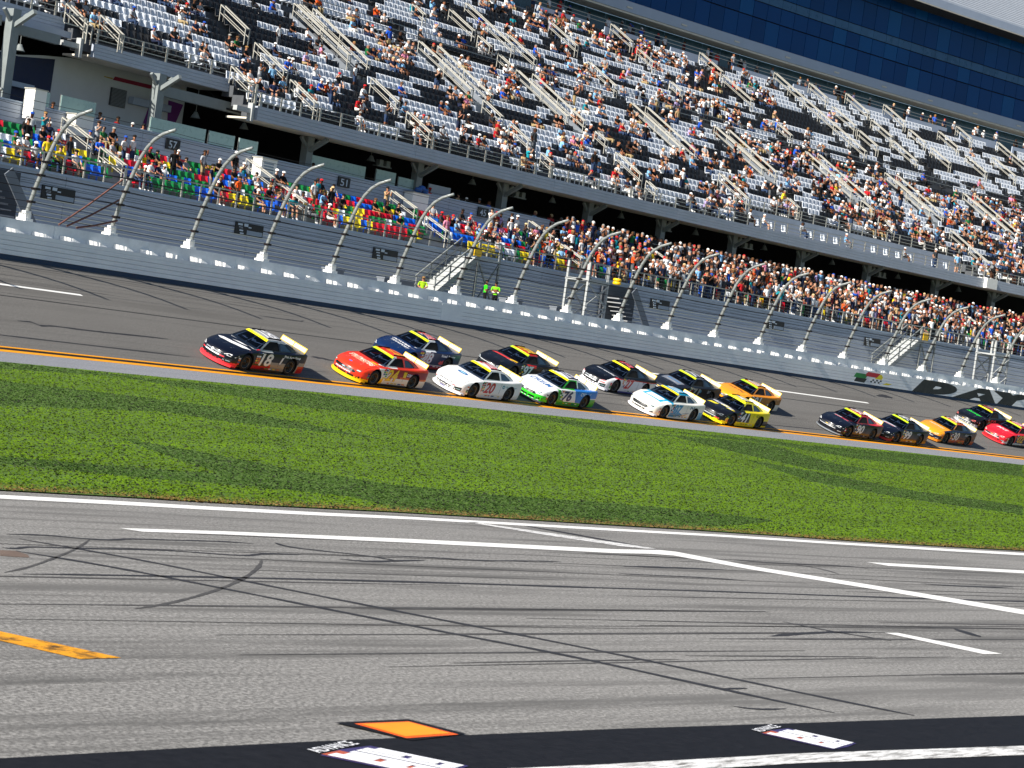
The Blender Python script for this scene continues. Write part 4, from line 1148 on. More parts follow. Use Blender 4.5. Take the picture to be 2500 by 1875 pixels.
# ================================================================== RACE CARS
# local axes: x forward, y to the driver's left, z up; origin on the ground under the middle of the wheelbase
WB = 1.397
ST = [(2.46, .86, .47, .52), (2.40, .90, .54, .585), (2.25, .93, .60, .65), (2.0, .955, .665, .72), (1.7, .972, .715, .765), (1.4, .982, .755, .805), (1.1, .978, .785, .845), (.8, .972, .81, .868), (.4, .968, .825, .88), (0, .966, .835, .885),
      (-.5, .968, .845, .89), (-.95, .974, .86, .90), (-1.4, .985, .885, .915), (-1.75, .978, .905, .93), (-2.1, .965, .915, .942), (-2.4, .945, .905, .93), (-2.52, .925, .885, .90)]
ZS = 1.09
def tall(me):
    for v in me.vertices: v.co.z *= ZS
    me.update()
    return me
def plan(x, y):
    f = max(0.0, (x - 1.45) / 1.0)
    q = abs(y) / .95
    if x > 1.7: x = 1.7 + (x - 1.7) * 1.13
    if x < -1.9: x = -1.9 + (x + 1.9) * .84
    x2 = x - f * .46 * q ** 2.6
    if x < -2.0: x2 = x + (-x - 2.0) / .5 * .14 * q ** 3
    return x2
def section(x, w, zs, zc):
    fl = .022 * (math.exp(-((x - WB) / .38) ** 2) + math.exp(-((x + WB) / .40) ** 2))
    w += fl
    zt = zs - .03
    half = [(w * .95, .115), (w * .985, .24), (w * 1.0, .40 if zs > .55 else .33), (w * .992, .62 * zt + .38 * .40 if zs > .55 else .42), (w * .975, zt), (w * .94, zs + .005), (w * .80, zs + (zc - zs) * .45), (w * .5, zs + (zc - zs) * .82), (w * .22, zs + (zc - zs) * .98)]
    return half
def car_body():
    b = MB(); rows = []
    xs = []
    for i in range(len(ST) - 1):
        n = 3 if i < 15 else 1
        for k in range(n):
            t = k / n; xs.append(tuple(ST[i][j] * (1 - t) + ST[i + 1][j] * t for j in range(4)))
    xs.append(ST[-1])
    for q in xs:
        h = section(*q)
        ring = [(y, z) for y, z in h] + [(0, q[3])] + [(-y, z) for y, z in h[::-1]]
        base = len(b.v)
        b.v += [(plan(q[0], y), y, z) for y, z in ring]
        rows.append(range(base, base + len(ring)))
    m = len(rows[0])
    for r0, r1 in zip(rows[:-1], rows[1:]):
        for j in range(m - 1): b.f.append((r0[j], r0[j + 1], r1[j + 1], r1[j]))
        b.f.append((r0[m - 1], r0[0], r1[0], r1[m - 1]))
    # nose and tail: close with columns across
    for row, x, nose in ((rows[0], xs[0][0], True), (rows[-1], xs[-1][0], False)):
        L = [row[j] for j in range(9)]; Rr = [row[m - 1 - j] for j in range(9)]; C = row[9]
        K = 9; grid = []
        for j in range(9):
            a = Vector(b.v[L[j]]); c = Vector(b.v[Rr[j]]); line = [L[j]]
            for k in range(1, K):
                y = a.y + (c.y - a.y) * k / K; z = a.z; xx = plan(x, y)
                if nose: xx += .055 * math.sin(min(1, max(0, (z - .10) / .36)) * math.pi) + .01
                if j > 4:   # top rows follow the hood's crown
                    yy = abs(y); zz = xs[0 if nose else -1]; z = a.z
                b.v.append((xx, y, z)); line.append(len(b.v) - 1)
            line.append(Rr[j]); grid.append(line)
        for j in range(5):
            for k in range(K):
                q = (grid[j][k], grid[j][k + 1], grid[j + 1][k + 1], grid[j + 1][k])
                b.f.append(q if not nose else q[::-1])
        # cap between row 5 and the crown
        top = [row[j] for j in range(5, m - 5)]
        edge = grid[5]
        bmx = top[::-1] + edge[1:-1][::-1][::-1][:0]
        b.f.append(tuple(edge[:1] + [row[j] for j in range(6, m - 6)] + edge[:0:-1]))
    b.m = [0] * len(b.f)
    me = b.mesh("body", [])
    bm = bmesh.new(); bm.from_mesh(me)
    loose = [v for v in bm.verts if not v.link_faces]
    bmesh.ops.delete(bm, geom=loose, context='VERTS')
    bmesh.ops.triangulate(bm, faces=[f for f in bm.faces if len(f.verts) > 4])
    bmesh.ops.recalc_face_normals(bm, faces=bm.faces)
    bm.to_mesh(me); bm.free()
    body = bpy.data.objects.new("body_src", me); COL.objects.link(body)
    cut = MB()
    for x in (WB, -WB):
        for sg in (1, -1):
            c = MB(); c.lathe([(0.0, 0), (.395, 0), (.395, .75), (0.0, .75)], 40, 'y')
            cut.add([(p[0] + x, (p[1] + .60) * sg, p[2] + .345) for p in c.v], c.f if sg > 0 else [f[::-1] for f in c.f])
    cme = cut.mesh("arch_cut", [])
    bm = bmesh.new(); bm.from_mesh(cme); bmesh.ops.remove_doubles(bm, verts=bm.verts, dist=1e-5); bmesh.ops.recalc_face_normals(bm, faces=bm.faces); bm.to_mesh(cme); bm.free()
    co = bpy.data.objects.new("arch_cut", cme); COL.objects.link(co)
    md = body.modifiers.new("arches", 'BOOLEAN'); md.operation = 'DIFFERENCE'; md.object = co; md.solver = 'EXACT'
    dg = bpy.context.evaluated_depsgraph_get()
    out = bpy.data.meshes.new_from_object(body.evaluated_get(dg))
    bpy.data.objects.remove(body); bpy.data.objects.remove(co)
    out.materials.clear(); out.materials.append(None); out.materials.append(None)
    bm = bmesh.new(); bm.from_mesh(out)
    for f in bm.faces:
        c = f.calc_center_median(); f.material_index = 0
        for x in (WB, -WB):
            rr = math.hypot(c.x - x, c.z - .345)
            if rr < .398 and abs(c.y) < .955 and (abs(f.normal.y) < .2 or abs(abs(c.y) - .60) < .01): f.material_index = 1
    bm.to_mesh(out); bm.free()
    smooth_by_angle(out, 32)
    out.name = "body"
    return out
def wsy(x_):  # unused guard
    return x_
def gl_front(u, v):
    """windshield: u across -1..1, v from the cowl 0 to the roof 1"""
    yb, yt = .845, .60
    y = u * (yb + (yt - yb) * v)
    xb = 1.0 - .17 * u * u; xt = .24 - .07 * u * u
    zb = .858 - .035 * u * u; zt = 1.232 + .03 * (1 - u * u)
    return (xb + (xt - xb) * v, y, zb + (zt - zb) * v + .030 * math.sin(math.pi * v) * (1 - .5 * u * u))
def gl_roof(u, v):
    yt = .60 - .015 * v
    xf = .24 - .07 * u * u; xr = -.95 + .03 * u * u
    z0 = 1.232 + .03 * (1 - u * u); z1 = 1.205 + .035 * (1 - u * u)
    return (xf + (xr - xf) * v, u * yt, z0 + (z1 - z0) * v + .022 * math.sin(math.pi * v))
def gl_rear(u, v):
    yb = .74; yt = .585
    y = u * (yt + (yb - yt) * v)
    xt = -.95 + .03 * u * u; xb = -1.78 + .05 * u * u
    zt = 1.205 + .035 * (1 - u * u); zb = .915
    return (xt + (xb - xt) * v, y, zt + (zb - zt) * v + .035 * math.sin(math.pi * v))
def side_y(x, z):
    t = min(1, max(0, (z - .83) / .40))
    yb = .855 if x > -1.1 else .855 - (-1.1 - x) / .7 * .10
    return yb + (.60 - yb) * t ** 1.08
def panel(fn, u0, u1, v0, v1, nu, nv, off=0.0):
    b = MB()
    for j in range(nv + 1):
        for i in range(nu + 1):
            p = fn(u0 + (u1 - u0) * i / nu, v0 + (v1 - v0) * j / nv)
            b.v.append(p)
    for j in range(nv):
        for i in range(nu):
            a = j * (nu + 1) + i; b.f.append((a, a + 1, a + nu + 2, a + nu + 1)); b.m.append(0)
    if off:
        me = b.mesh("t", []); bm = bmesh.new(); bm.from_mesh(me); bm.normal_update()
        for v in bm.verts:
            n = v.normal if v.normal.z > 0 else -v.normal
            b.v[v.index] = tuple(v.co + n * off)
        bm.free(); bpy.data.meshes.remove(me)
    return b
SIDE = [(.83, .815), (.83, .835), (.17, 1.232), (-.30, 1.243), (-.92, 1.205), (-1.70, .93), (-1.76, .90), (-1.70, .83)]
WINO = [(.60, .885), (.50, .955), (.10, 1.175), (-.05, 1.188), (-.44, 1.188), (-.52, .89)]
WINQ = [(-.62, .90), (-.58, 1.17), (-.88, 1.15), (-1.10, 1.05), (-1.36, .93), (-1.34, .90)]
def side_frame(sg):
    bm = bmesh.new(); es = []
    for loop in (SIDE, WINO, WINQ):
        vs = []
        for i, q in enumerate(loop):
            r = loop[(i + 1) % len(loop)]; n = max(1, int(math.dist(q, r) / .14))
            for k in range(n): vs.append(bm.verts.new((q[0] + (r[0] - q[0]) * k / n, 0, q[1] + (r[1] - q[1]) * k / n)))
        es += [bm.edges.new((vs[i], vs[(i + 1) % len(vs)])) for i in range(len(vs))]
    bmesh.ops.triangle_fill(bm, use_beauty=True, edges=es)
    def inside(c, loop):
        r = False; j = len(loop) - 1
        for i in range(len(loop)):
            if (loop[i][1] > c[1]) != (loop[j][1] > c[1]) and c[0] < (loop[j][0] - loop[i][0]) * (c[1] - loop[i][1]) / (loop[j][1] - loop[i][1]) + loop[i][0]: r = not r
            j = i
        return r
    kill = [f for f in bm.faces if any(inside((f.calc_center_median().x, f.calc_center_median().z), l) for l in (WINO, WINQ))]
    bmesh.ops.delete(bm, geom=kill, context='FACES_ONLY')
    for v in bm.verts: v.co.y = side_y(v.co.x, v.co.z)
    if sg < 0:
        for v in bm.verts: v.co.y *= -1
    me = bpy.data.meshes.new("side_frame"); bm.to_mesh(me); bm.free()
    b = MB(); b.v = [tuple(v.co) for v in me.vertices]; b.f = [tuple(p.vertices) for p in me.polygons]; b.m = [0] * len(b.f)
    bpy.data.meshes.remove(me)
    return b
def side_glass(loop, sg, inset=.022):
    b = MB(); b.add([(x, (side_y(x, z) - inset) * sg, z) for x, z in loop], [tuple(range(len(loop)))]); return b
# paints
CARMAT = {}
def paint(name, base, rules):
    """rules: list of (colour, [(nx, ny, nz, d), ...]) - the colour where every n.p + d > 0, in the car's own axes"""
    m, nt, b = newmat(name)
    mp = N(nt, 'ShaderNodeMapping'); mp.inputs['Scale'].default_value = (1, 1, 1 / ZS); nt.links.new(coords(nt), mp.inputs[0]); o = mp.outputs[0]
    c = lin(base)
    cur = None
    for col, hs in rules:
        f = None
        for nx, ny, nz, d in hs:
            dp = N(nt, "ShaderNodeVectorMath", operation='DOT_PRODUCT'); nt.links.new(o, dp.inputs[0]); dp.inputs[1].default_value = (nx, ny, nz)
            gt = N(nt, "ShaderNodeMath", operation='GREATER_THAN'); nt.links.new(dp.outputs["Value"], gt.inputs[0]); gt.inputs[1].default_value = -d
            if f is None: f = gt.outputs[0]
            else:
                mu = N(nt, "ShaderNodeMath", operation='MULTIPLY'); nt.links.new(f, mu.inputs[0]); nt.links.new(gt.outputs[0], mu.inputs[1]); f = mu.outputs[0]
        cur = mix(nt, f, cur if cur is not None else c, lin(col))
    # road dirt low on the flanks
    n = noise(nt, o, 6.0, 5, 0.7)
    dirt = ramp(nt, n, [(0.58, 0.0), (0.85, 0.12)])
    nt.links.new(mix(nt, dirt, cur if cur is not None else c, (0.10, 0.09, 0.08)), b.inputs["Base Color"])
    b.inputs["Roughness"].default_value = 0.32
    b.inputs["Coat Weight"].default_value = 0.22
    b.inputs["Specular IOR Level"].default_value = 0.35
    b.inputs["Coat Roughness"].default_value = 0.07
    return m
_dc = {}
def dmat(c):
    if c not in _dc: _dc[c] = plain("decal_" + c.strip('#'), c, 0.35, var=0.0, coat=0.3)
    return _dc[c]
M['tyre'] = plain("tyre_rubber", '#15151a', 0.75, var=0.1)
M['rim'] = plain("black_rim", '#2a2a2d', 0.35, 0.4, var=0.1)
M['rim_edge'] = plain("rim_edge", '#8b857a', 0.4, 0.5, var=0.1)
M['arch'] = plain("wheel_arch_black", '#08080a', 0.9, var=0)
M['net'] = plain("window_net", '#0a0a0d', 0.9, var=0.2, scale=40)
M['quarter'] = plain("quarter_glass", '#27435a', 0.15, var=0.15, spec=0.6)
M['glass'], nt, b_ = newmat("windshield_glass")
tr = N(nt, "ShaderNodeBsdfTransparent"); tr.inputs[0].default_value = (0.20, 0.26, 0.36, 1)
gl = N(nt, "ShaderNodeBsdfGlossy"); gl.inputs["Roughness"].default_value = 0.03
fr = N(nt, "ShaderNodeFresnel"); fr.inputs[0].default_value = 1.45
ms = N(nt, "ShaderNodeMixShader"); nt.links.new(fr.outputs[0], ms.inputs[0]); nt.links.new(tr.outputs[0], ms.inputs[1]); nt.links.new(gl.outputs[0], ms.inputs[2])
nt.links.new(ms.outputs[0], nt.nodes["Material Output"].inputs["Surface"])
M['cage'] = plain("roll_cage", '#c9ccd4', 0.4, var=0.1)
M['dash'] = plain("black_cabin", '#0b0d12', 0.8, var=0.2)
M['yel_sp'] = plain("yellow_spoiler", '#dcb60c', 0.4, var=0.05)
M['wht_sp'] = plain("white_spoiler_face", '#d2cec4', 0.4, var=0.03)
M['chrome'] = plain("silver_trim", '#aeb6bd', 0.25, 0.5, var=0.1)

BODY = tall(car_body())
def mbmesh(b, name, smooth=True):
    me = tall(b.mesh(name, [None], smooth)); return me
G_WS = mbmesh(panel(gl_front, -1, 1, 0, 1, 14, 8), "windshield")
G_BAN = mbmesh(panel(gl_front, -1, 1, .80, 1.0, 14, 2, .006), "windshield_banner")
G_ROOF = mbmesh(panel(gl_roof, -1, 1, 0, 1, 12, 10), "roof")
G_REAR = mbmesh(panel(gl_rear, -1, 1, 0, 1, 10, 6), "rear_window")
G_RFR = {}
G_SIDE = {sg: mbmesh(side_frame(sg), "side_frame") for sg in (1, -1)}
G_WO = {sg: mbmesh(side_glass(WINO, sg), "window_net") for sg in (1, -1)}
G_WQ = {sg: mbmesh(side_glass(WINQ, sg), "quarter_window") for sg in (1, -1)}
b = MB(); b.add([(-1.96, -.80, .93), (-1.96, .80, .93), (-2.46, .80, .925), (-2.46, -.80, .925)], [(0, 1, 2, 3)])
sp = MB()
def spo(y0, y1, z0, z1, t0, o=0.0):
    f = lambda z: -2.23 - (z - .90) * .42
    sp.hexa([(f(z0) + t0 + o, y0, z0), (f(z0) + o, y0, z0), (f(z0) + o, y1, z0), (f(z0) + t0 + o, y1, z0), (f(z1) + t0 + o, y0, z1), (f(z1) + o, y0, z1), (f(z1) + o, y1, z1), (f(z1) + t0 + o, y1, z1)])
spo(-.77, .77, .895, 1.115, -.018); G_SP = tall(sp.mesh("spoiler", [None]))
sp = MB()
for y0, y1 in ((-.73, -.03), (.03, .73)): spo(y0, y1, .945, 1.085, .004, .001)
G_SPF = tall(sp.mesh("spoiler_face", [None]))
spl = MB(); K = 16
for i in range(K + 1):
    y = -.93 + 1.86 * i / K; x = plan(2.47, y) + .085
    spl.v += [(x, y, .06), (x, y, .125), (x - .30, y, .125), (x - .30, y, .06)]
for i in range(K):
    a = 4 * i; c = a + 4
    spl.f += [(a, c, c + 1, a + 1), (a + 1, c + 1, c + 2, a + 2), (a + 3, a + 2, c + 2, c + 3), (a, a + 3, c + 3, c)]
spl.m = [0] * len(spl.f); G_SPL = mbmesh(spl, "splitter", False)
G_SK = {}
for sg in (1, -1):
    sk = MB(); sk.hexa([(.98, .93 * sg, .07), (-.98, .93 * sg, .07), (-.98, .955 * sg, .07), (.98, .955 * sg, .07), (.98, .93 * sg, .14), (-.98, .93 * sg, .14), (-.98, .958 * sg, .14), (.98, .958 * sg, .14)])
    G_SK[sg] = sk.mesh("side_skirt", [None])
ty = MB(); ty.lathe([(.235, -.135), (.30, -.145), (.335, -.13), (.352, -.10), (.352, .10), (.335, .13), (.30, .145), (.235, .135)], 30, 'y'); G_TY = ty.mesh("tyre", [None], True)
rm = MB(); rm.lathe([(.238, .12), (.225, .11), (.20, .06), (.09, .045), (.055, .09), (0.0, .095)], 24, 'y')
rm.lathe([(.240, .128), (.228, .132), (.224, .118)], 24, 'y', 1)
for k in range(8):
    w = 2 * math.pi * k / 8; c_, s_ = math.cos(w), math.sin(w)
    rm.add([(.17 * c_ - .03 * s_, .064, .17 * s_ + .03 * c_), (.17 * c_ + .03 * s_, .064, .17 * s_ - .03 * c_), (.12 * c_ + .02 * s_, .058, .12 * s_ - .02 * c_), (.12 * c_ - .02 * s_, .058, .12 * s_ + .02 * c_)], [(0, 1, 2, 3)], 2)
G_RM = rm.mesh("rim", [None, None, None], True)
G_RR = {}
for y in (-.50, .50):
    rr = MB(); rr.bar((.10, y, 1.275), (-.75, y, 1.262), .022, .055); G_RR[y] = tall(rr.mesh("roof_rail", [None]))
rr = MB(); rr.bar((-.25, -.38, 1.29), (-.25, -.38, 1.44), .008, .008, up=(1, 0, 0)); G_AN = tall(rr.mesh("antenna", [None]))
cg = MB()
for y in (-.55, .0, .55): cg.tube([(.80 - .1 * abs(y), y * 1.2, .88), (.12, y * .95, 1.20)], .018, 5)
cg.tube([(.12, -.52, 1.2), (.12, .52, 1.2)], .02, 5); cg.tube([(-.5, -.58, 1.17), (-.5, .58, 1.17)], .02, 5); cg.tube([(-.5, -.6, .9), (-.5, .3, 1.17)], .02, 5); cg.tube([(-.5, .6, .9), (-.5, .58, 1.17)], .02, 5)
cg.tube([(.35, .1, .95), (.15, .6, 1.0)], .015, 5); cg.box(.48, .52, -.5, -.2, .9, .97); cg.box(.3, .34, -.1, .12, .92, 1.02)
G_CG = tall(cg.mesh("roll_cage", [None], True))
he = MB(); he.lathe([(0, .98), (.10, .985), (.135, 1.05), (.13, 1.12), (.09, 1.175), (0, 1.19)], 12, 'z'); he.v = [(q[0] - .28, q[1] + .36, q[2] - .02) for q in he.v]
G_HE = tall(he.mesh("helmet", [None], True))
ca = MB(); ca.box(-1.3, .62, -.62, .62, .885, .905); ca.box(-.62, -.50, .16, .56, .90, 1.12); ca.box(.45, .75, -.55, .55, .90, .945)
G_CA = tall(ca.mesh("cabin", [None]))
# surface that stickers are pressed on to
def merged_bvh():
    V = []; F = []
    for me in (BODY, G_ROOF, G_SIDE[1], G_SIDE[-1], G_WS, G_REAR):
        n = len(V); V += [v.co.copy() for v in me.vertices]; F += [tuple(i + n for i in p.vertices) for p in me.polygons]
    return BVHTree.FromPolygons(V, F)
CBVH = merged_bvh()
PROJ = {'L': (lambda u, v: (Vector((-u, 3, v)), Vector((0, -1, 0)))), 'R': (lambda u, v: (Vector((u, -3, v)), Vector((0, 1, 0)))),
        'T': (lambda u, v: (Vector((-u, -v, 3)), Vector((0, 0, -1)))), 'H': (lambda u, v: (Vector((-v, u, 3)), Vector((0, 0, -1)))), 'F': (lambda u, v: (Vector((5, u, v)), Vector((-1, 0, 0))))}
def press(vs, fs, plane, off, step=.14):
    bm = bmesh.new(); bv = [bm.verts.new((q[0], q[1], 0)) for q in vs]
    for f in fs:
        try: bm.faces.new([bv[i] for i in f])
        except ValueError: pass
    for ax in (0, 1):
        a = min(q[ax] for q in vs); c = max(q[ax] for q in vs); n = int((c - a) / step)
        for k in range(1, n + 1):
            co = [0, 0, 0]; co[ax] = a + (c - a) * k / (n + 1); no = [0, 0, 0]; no[ax] = 1
            bmesh.ops.bisect_plane(bm, geom=bm.verts[:] + bm.edges[:] + bm.faces[:], plane_co=co, plane_no=no)
    bad = []
    for v in bm.verts:
        o, d = PROJ[plane](v.co.x, v.co.y * (ZS if plane in 'LRF' else 1.0))
        loc, nrm, i, t = CBVH.ray_cast(o, d)
        if loc is None: bad.append(v)
        else:
            if nrm.dot(d) > 0: nrm = -nrm
            v.co = loc - d * off * .5 + nrm * off * .5
    bmesh.ops.delete(bm, geom=bad, context='VERTS')
    b = MB(); bm.verts.index_update(); b.v = [tuple(v.co) for v in bm.verts]; b.f = [tuple(x.index for x in f.verts) for f in bm.faces]; b.m = [0] * len(b.f); bm.free()
    return b
def decal(car, name, pts, plane, col, off=.008):
    b = press(pts, [tuple(range(len(pts)))], plane, off)
    return car_part(car, name, b.mesh(name, [dmat(col)]))
def rect(u0, v0, u1, v1, sl=0.0): return [(u0, v0), (u1, v0), (u1 + sl, v1), (u0 + sl, v1)]
def lettering(car, name, text, u, v, w, h, plane, col, edge=None, shear=.22, bold=.03, off=.011):
    for bo, cc, of in (((bold + .035), edge, off - .003), (bold, col, off)):
        if cc is None: continue
        vs, fs = glyphs(text, bo, shear)
        gx = .02 * w if cc is edge and edge else 0
        b = press([(u - gx + (w + 2 * gx) * q[0], v - gx * .6 + (h + 1.2 * gx) * q[1]) for q in vs], fs, plane, of, .2)
        car_part(car, name if cc is col else name + "_outline", b.mesh(name, [dmat(cc)]))
def car_part(car, name, me, mats=None, parent=None):
    o = link(name, me, parent or car)
    if mats:
        for i, m in enumerate(mats):
            o.material_slots[i].link = 'OBJECT'; o.material_slots[i].material = m
    return o
STK = ['#d8d8d8', '#c8242c', '#1f3f8f', '#e8c61c', '#e0762a', '#f2f2f2', '#2a2a30', '#3f8f4a']
def make_car(nm, label, s, d, P_):
    """s, d: front left wheel along and across the track"""
    ang = math.atan(BK)
    sm = s + WB; dl = d + .83 * math.cos(ang)
    car = thing("race_car", label, "race car", P(sm, dl, bank(dl) + .004), group="race cars on the banked track")
    a = sm / R0
    sv = Vector((math.cos(a), -math.sin(a), 0)); dv = Vector((math.sin(a), math.cos(a), 0))
    yaw = P_.get('yaw', 0.0)
    upv = (Vector((0, 0, 1)) * math.cos(ang) - dv * math.sin(ang)); lat = -(dv * math.cos(ang) + Vector((0, 0, 1)) * math.sin(ang)); fw = -sv
    mt = Matrix((fw, lat, upv)).transposed()
    car.rotation_euler = (mt @ Matrix.Rotation(yaw, 3, 'Z')).to_euler()
    pm_ = paint("paint_" + nm, P_['base'], P_['rules'])
    car_part(car, "body", BODY, [pm_, M['arch']])
    car_part(car, "roof", G_ROOF, [pm_]); car_part(car, "rear_window", G_REAR, [M['quarter']])
    for sg in (1, -1):
        car_part(car, "side_frame", G_SIDE[sg], [pm_]); car_part(car, "window_net", G_WO[sg], [M['net']]); car_part(car, "quarter_window", G_WQ[sg], [M['quarter']])
    car_part(car, "windshield", G_WS, [M['glass']])
    car_part(car, "windshield_banner", G_BAN, [dmat(P_.get('banner', '#e8d91a'))])
    car_part(car, "roll_cage", G_CG, [M['cage']]); car_part(car, "cabin", G_CA, [M['dash']]); car_part(car, "driver_helmet", G_HE, [dmat(P_.get('helmet', '#e6e6ea'))])
    car_part(car, "spoiler", G_SP, [M['yel_sp']]); car_part(car, "spoiler_face", G_SPF, [M['wht_sp']])
    car_part(car, "splitter", G_SPL, [dmat(P_['split'])])
    for sg in (1, -1): car_part(car, "side_skirt", G_SK[sg], [dmat(P_.get('skirt', '#15151a'))])
    car_part(car, "antenna", G_AN, [M['arch']])
    for y in G_RR: car_part(car, "roof_rail", G_RR[y], [M['arch']])
    for x in (WB, -WB):
        for sg in (1, -1):
            w = bpy.data.objects.new("wheel", None); COL.objects.link(w); w.parent = car; w.empty_display_size = .1
            w.location = (x, .795 * sg, .352)
            t = car_part(car, "tyre", G_TY, [M['tyre']], w); r = car_part(car, "rim", G_RM, [M['rim'], M['rim_edge'], M['arch']], w)
            r.rotation_euler = (0, random.uniform(0, 3), 0)
            if sg < 0: r.rotation_euler = (0, r.rotation_euler[1], math.pi)
    # nose furniture
    k = P_['nose']; gc = '#101216'
    if k == 'T':      # thin slot with a badge, wide lower mouth, side ducts with bright bars
        decal(car, "grille", [(-.42, .20), (.42, .20), (.50, .31), (-.50, .31)], 'F', gc)
        for sg in (1, -1):
            decal(car, "duct", [(sg * q, z) for q, z in ((.58, .20), (.84, .20), (.86, .37), (.60, .34))], 'F', '#23272c')
            decal(car, "duct_bar", [(sg * q, z) for q, z in ((.60, .255), (.82, .26), (.82, .285), (.60, .28))], 'F', '#9fc8cf', .012)
            decal(car, "headlight", [(sg * q, x) for q, x in ((.54, .475), (.74, .445), (.90, .455), (.93, .54), (.70, .545))], 'F', P_.get('lamp', '#eef0f4'))
        decal(car, "grille_wing", [(-.44, .435), (.44, .435), (.40, .475), (-.40, .475)], 'F', P_.get('wing', '#c9ced6'))
        decal(car, "badge", [(.075 * math.cos(t * .6283), .458 + .05 * math.sin(t * .6283)) for t in range(10)], 'F', P_.get('badge', '#f0f0f2'), .012)
        decal(car, "grille_bar", [(-.40, .345), (.40, .345), (.42, .385), (-.42, .385)], 'F', P_.get('bar', '#e9eaee'))
    elif k == 'M':    # large dark upper mouth
        decal(car, "grille", [(-.60, .36), (.60, .36), (.62, .42), (.52, .475), (-.52, .475), (-.62, .42)], 'F', gc)
        decal(car, "lower_grille", [(-.70, .19), (.70, .19), (.74, .27), (-.74, .27)], 'F', '#17191d')
        decal(car, "badge", [(.10 * math.cos(t * .6283), .425 + .03 * math.sin(t * .6283)) for t in range(10)], 'F', P_.get('badge', '#8fa2a8'), .012)
        for sg in (1, -1):
            decal(car, "headlight", [(sg * q, x) for q, x in ((.54, .475), (.74, .445), (.90, .455), (.93, .54), (.70, .545))], 'F', P_.get('lamp', '#2c4046'))
            decal(car, 'headlight_glint', [(sg * q, x) for q, x in ((.62, .48), (.76, .47), (.78, .515), (.66, .515))], 'F', '#bfe0dc', .012)
            decal(car, "duct", [(sg * q, z) for q, z in ((.76, .19), (.88, .22), (.88, .31), (.76, .27))], 'F', gc)
    elif k == 'F':    # hexagonal mouth
        decal(car, "grille", [(-.46, .31), (.46, .31), (.55, .37), (.48, .455), (-.48, .455), (-.55, .37)], 'F', '#23262a')
        decal(car, "lower_grille", [(-.42, .19), (.42, .19), (.46, .265), (-.46, .265)], 'F', '#3a3a3a')
        for sg in (1, -1):
            decal(car, "headlight", [(sg * q, x) for q, x in ((.54, .475), (.74, .445), (.90, .455), (.93, .54), (.70, .545))], 'F', P_.get('lamp', '#cfd6dc'))
            decal(car, 'headlight_pupil', [(sg * q, x) for q, x in ((.62, .48), (.76, .47), (.78, .515), (.66, .515))], 'F', '#30363c', .012)
            decal(car, "duct", [(sg * q, z) for q, z in ((.62, .19), (.82, .20), (.80, .27))], 'F', gc)
    else:             # bright framed double mouth
        decal(car, "grille", [(-.55, .35), (.55, .35), (.58, .45), (-.58, .45)], 'F', '#2b2e33')
        decal(car, "grille_frame", [(-.60, .325), (.60, .325), (.60, .345), (-.60, .345)], 'F', P_.get('bar', '#d5d9de'))
        decal(car, "lower_grille", [(-.62, .19), (.62, .19), (.66, .30), (-.66, .30)], 'F', '#1d2024')
        decal(car, "badge", [(-.09, .39), (.09, .39), (.09, .42), (-.09, .42)], 'F', P_.get('badge', '#d9b64a'), .012)
        for sg in (1, -1):
            decal(car, "headlight", [(sg * q, x) for q, x in ((.54, .475), (.74, .445), (.90, .455), (.93, .54), (.70, .545))], 'F', P_.get('lamp', '#e6eaee'))
            decal(car, "duct", [(sg * q, z) for q, z in ((.70, .20), (.88, .21), (.88, .30), (.72, .30))], 'F', gc)
            decal(car, "duct_bar", [(sg * q, z) for q, z in ((.72, .245), (.87, .25), (.87, .27), (.72, .265))], 'F', '#dfe3e6', .012)
    # banner print
    decal(car, "banner_print", rect(-.22, -.305, .22, -.268), 'H', P_.get('bprint', '#c9d27a'), .012)
    for sg in (1, -1): decal(car, "banner_end", [(sg * .42, -.31), (sg * .58, -.30), (sg * .56, -.24), (sg * .42, -.27)], 'H', P_.get('bend', '#c6d81e'), .012)
    # contingency stickers behind the front wheel and on the bumper's corner
    rs = random.Random(nm)
    for i in range(5):
        for j in range(2):
            decal(car, "sticker", rect(-.92 + j * .15, .70 - i * .085, -.79 + j * .15, .762 - i * .085), 'L', rs.choice(STK), .007)
    for i in range(4):
        decal(car, "sticker", rect(-1.92, .44 - i * .075, -1.80, .50 - i * .075), 'L', rs.choice(STK), .007)
    decal(car, "wheel_arc_print", [(-WB + .47 * math.cos(t), .345 + .47 * math.sin(t)) for t in (1.25, 1.4, 1.57, 1.74, 1.9)] + [(-WB + .42 * math.cos(t), .345 + .42 * math.sin(t)) for t in (1.9, 1.74, 1.57, 1.4, 1.25)], 'L', P_.get('arc', '#e8e0e4'), .008)
    for x in (1.9, 2.05):
        for y in (-.45, 0, .45): decal(car, "hood_pin", [(y + .014 * math.cos(t), -x + .014 * math.sin(t)) for t in (0, 1.05, 2.1, 3.14, 4.19, 5.24)], 'H', '#b9bdc2', .008)
    for i in range(4): decal(car, 'sticker', rect(1.05 + i * .17, .17, 1.05 + i * .17 + rs.uniform(.08, .14), .225), 'L', rs.choice(STK), .007)
    for i in range(5): decal(car, 'sticker', rect(-.40 + i * .26, .155, -.40 + i * .26 + rs.uniform(.12, .22), .20), 'L', rs.choice(STK), .007)
    for i in range(3): decal(car, 'sticker', rect(-.40 + i * .09, 1.205, -.40 + i * .09 + .06, 1.23), 'L', rs.choice(STK), .007)
    for i in range(3): decal(car, 'sticker', rect(-.86 + i * .12, .765, -.86 + i * .12 + .09, .80), 'L', rs.choice(STK), .007)
    for a, c in ((.86, .86), (-.58, -.58)): decal(car, 'door_gap', rect(-a, .30, -c + .012, .82), 'L', '#101014', .006)
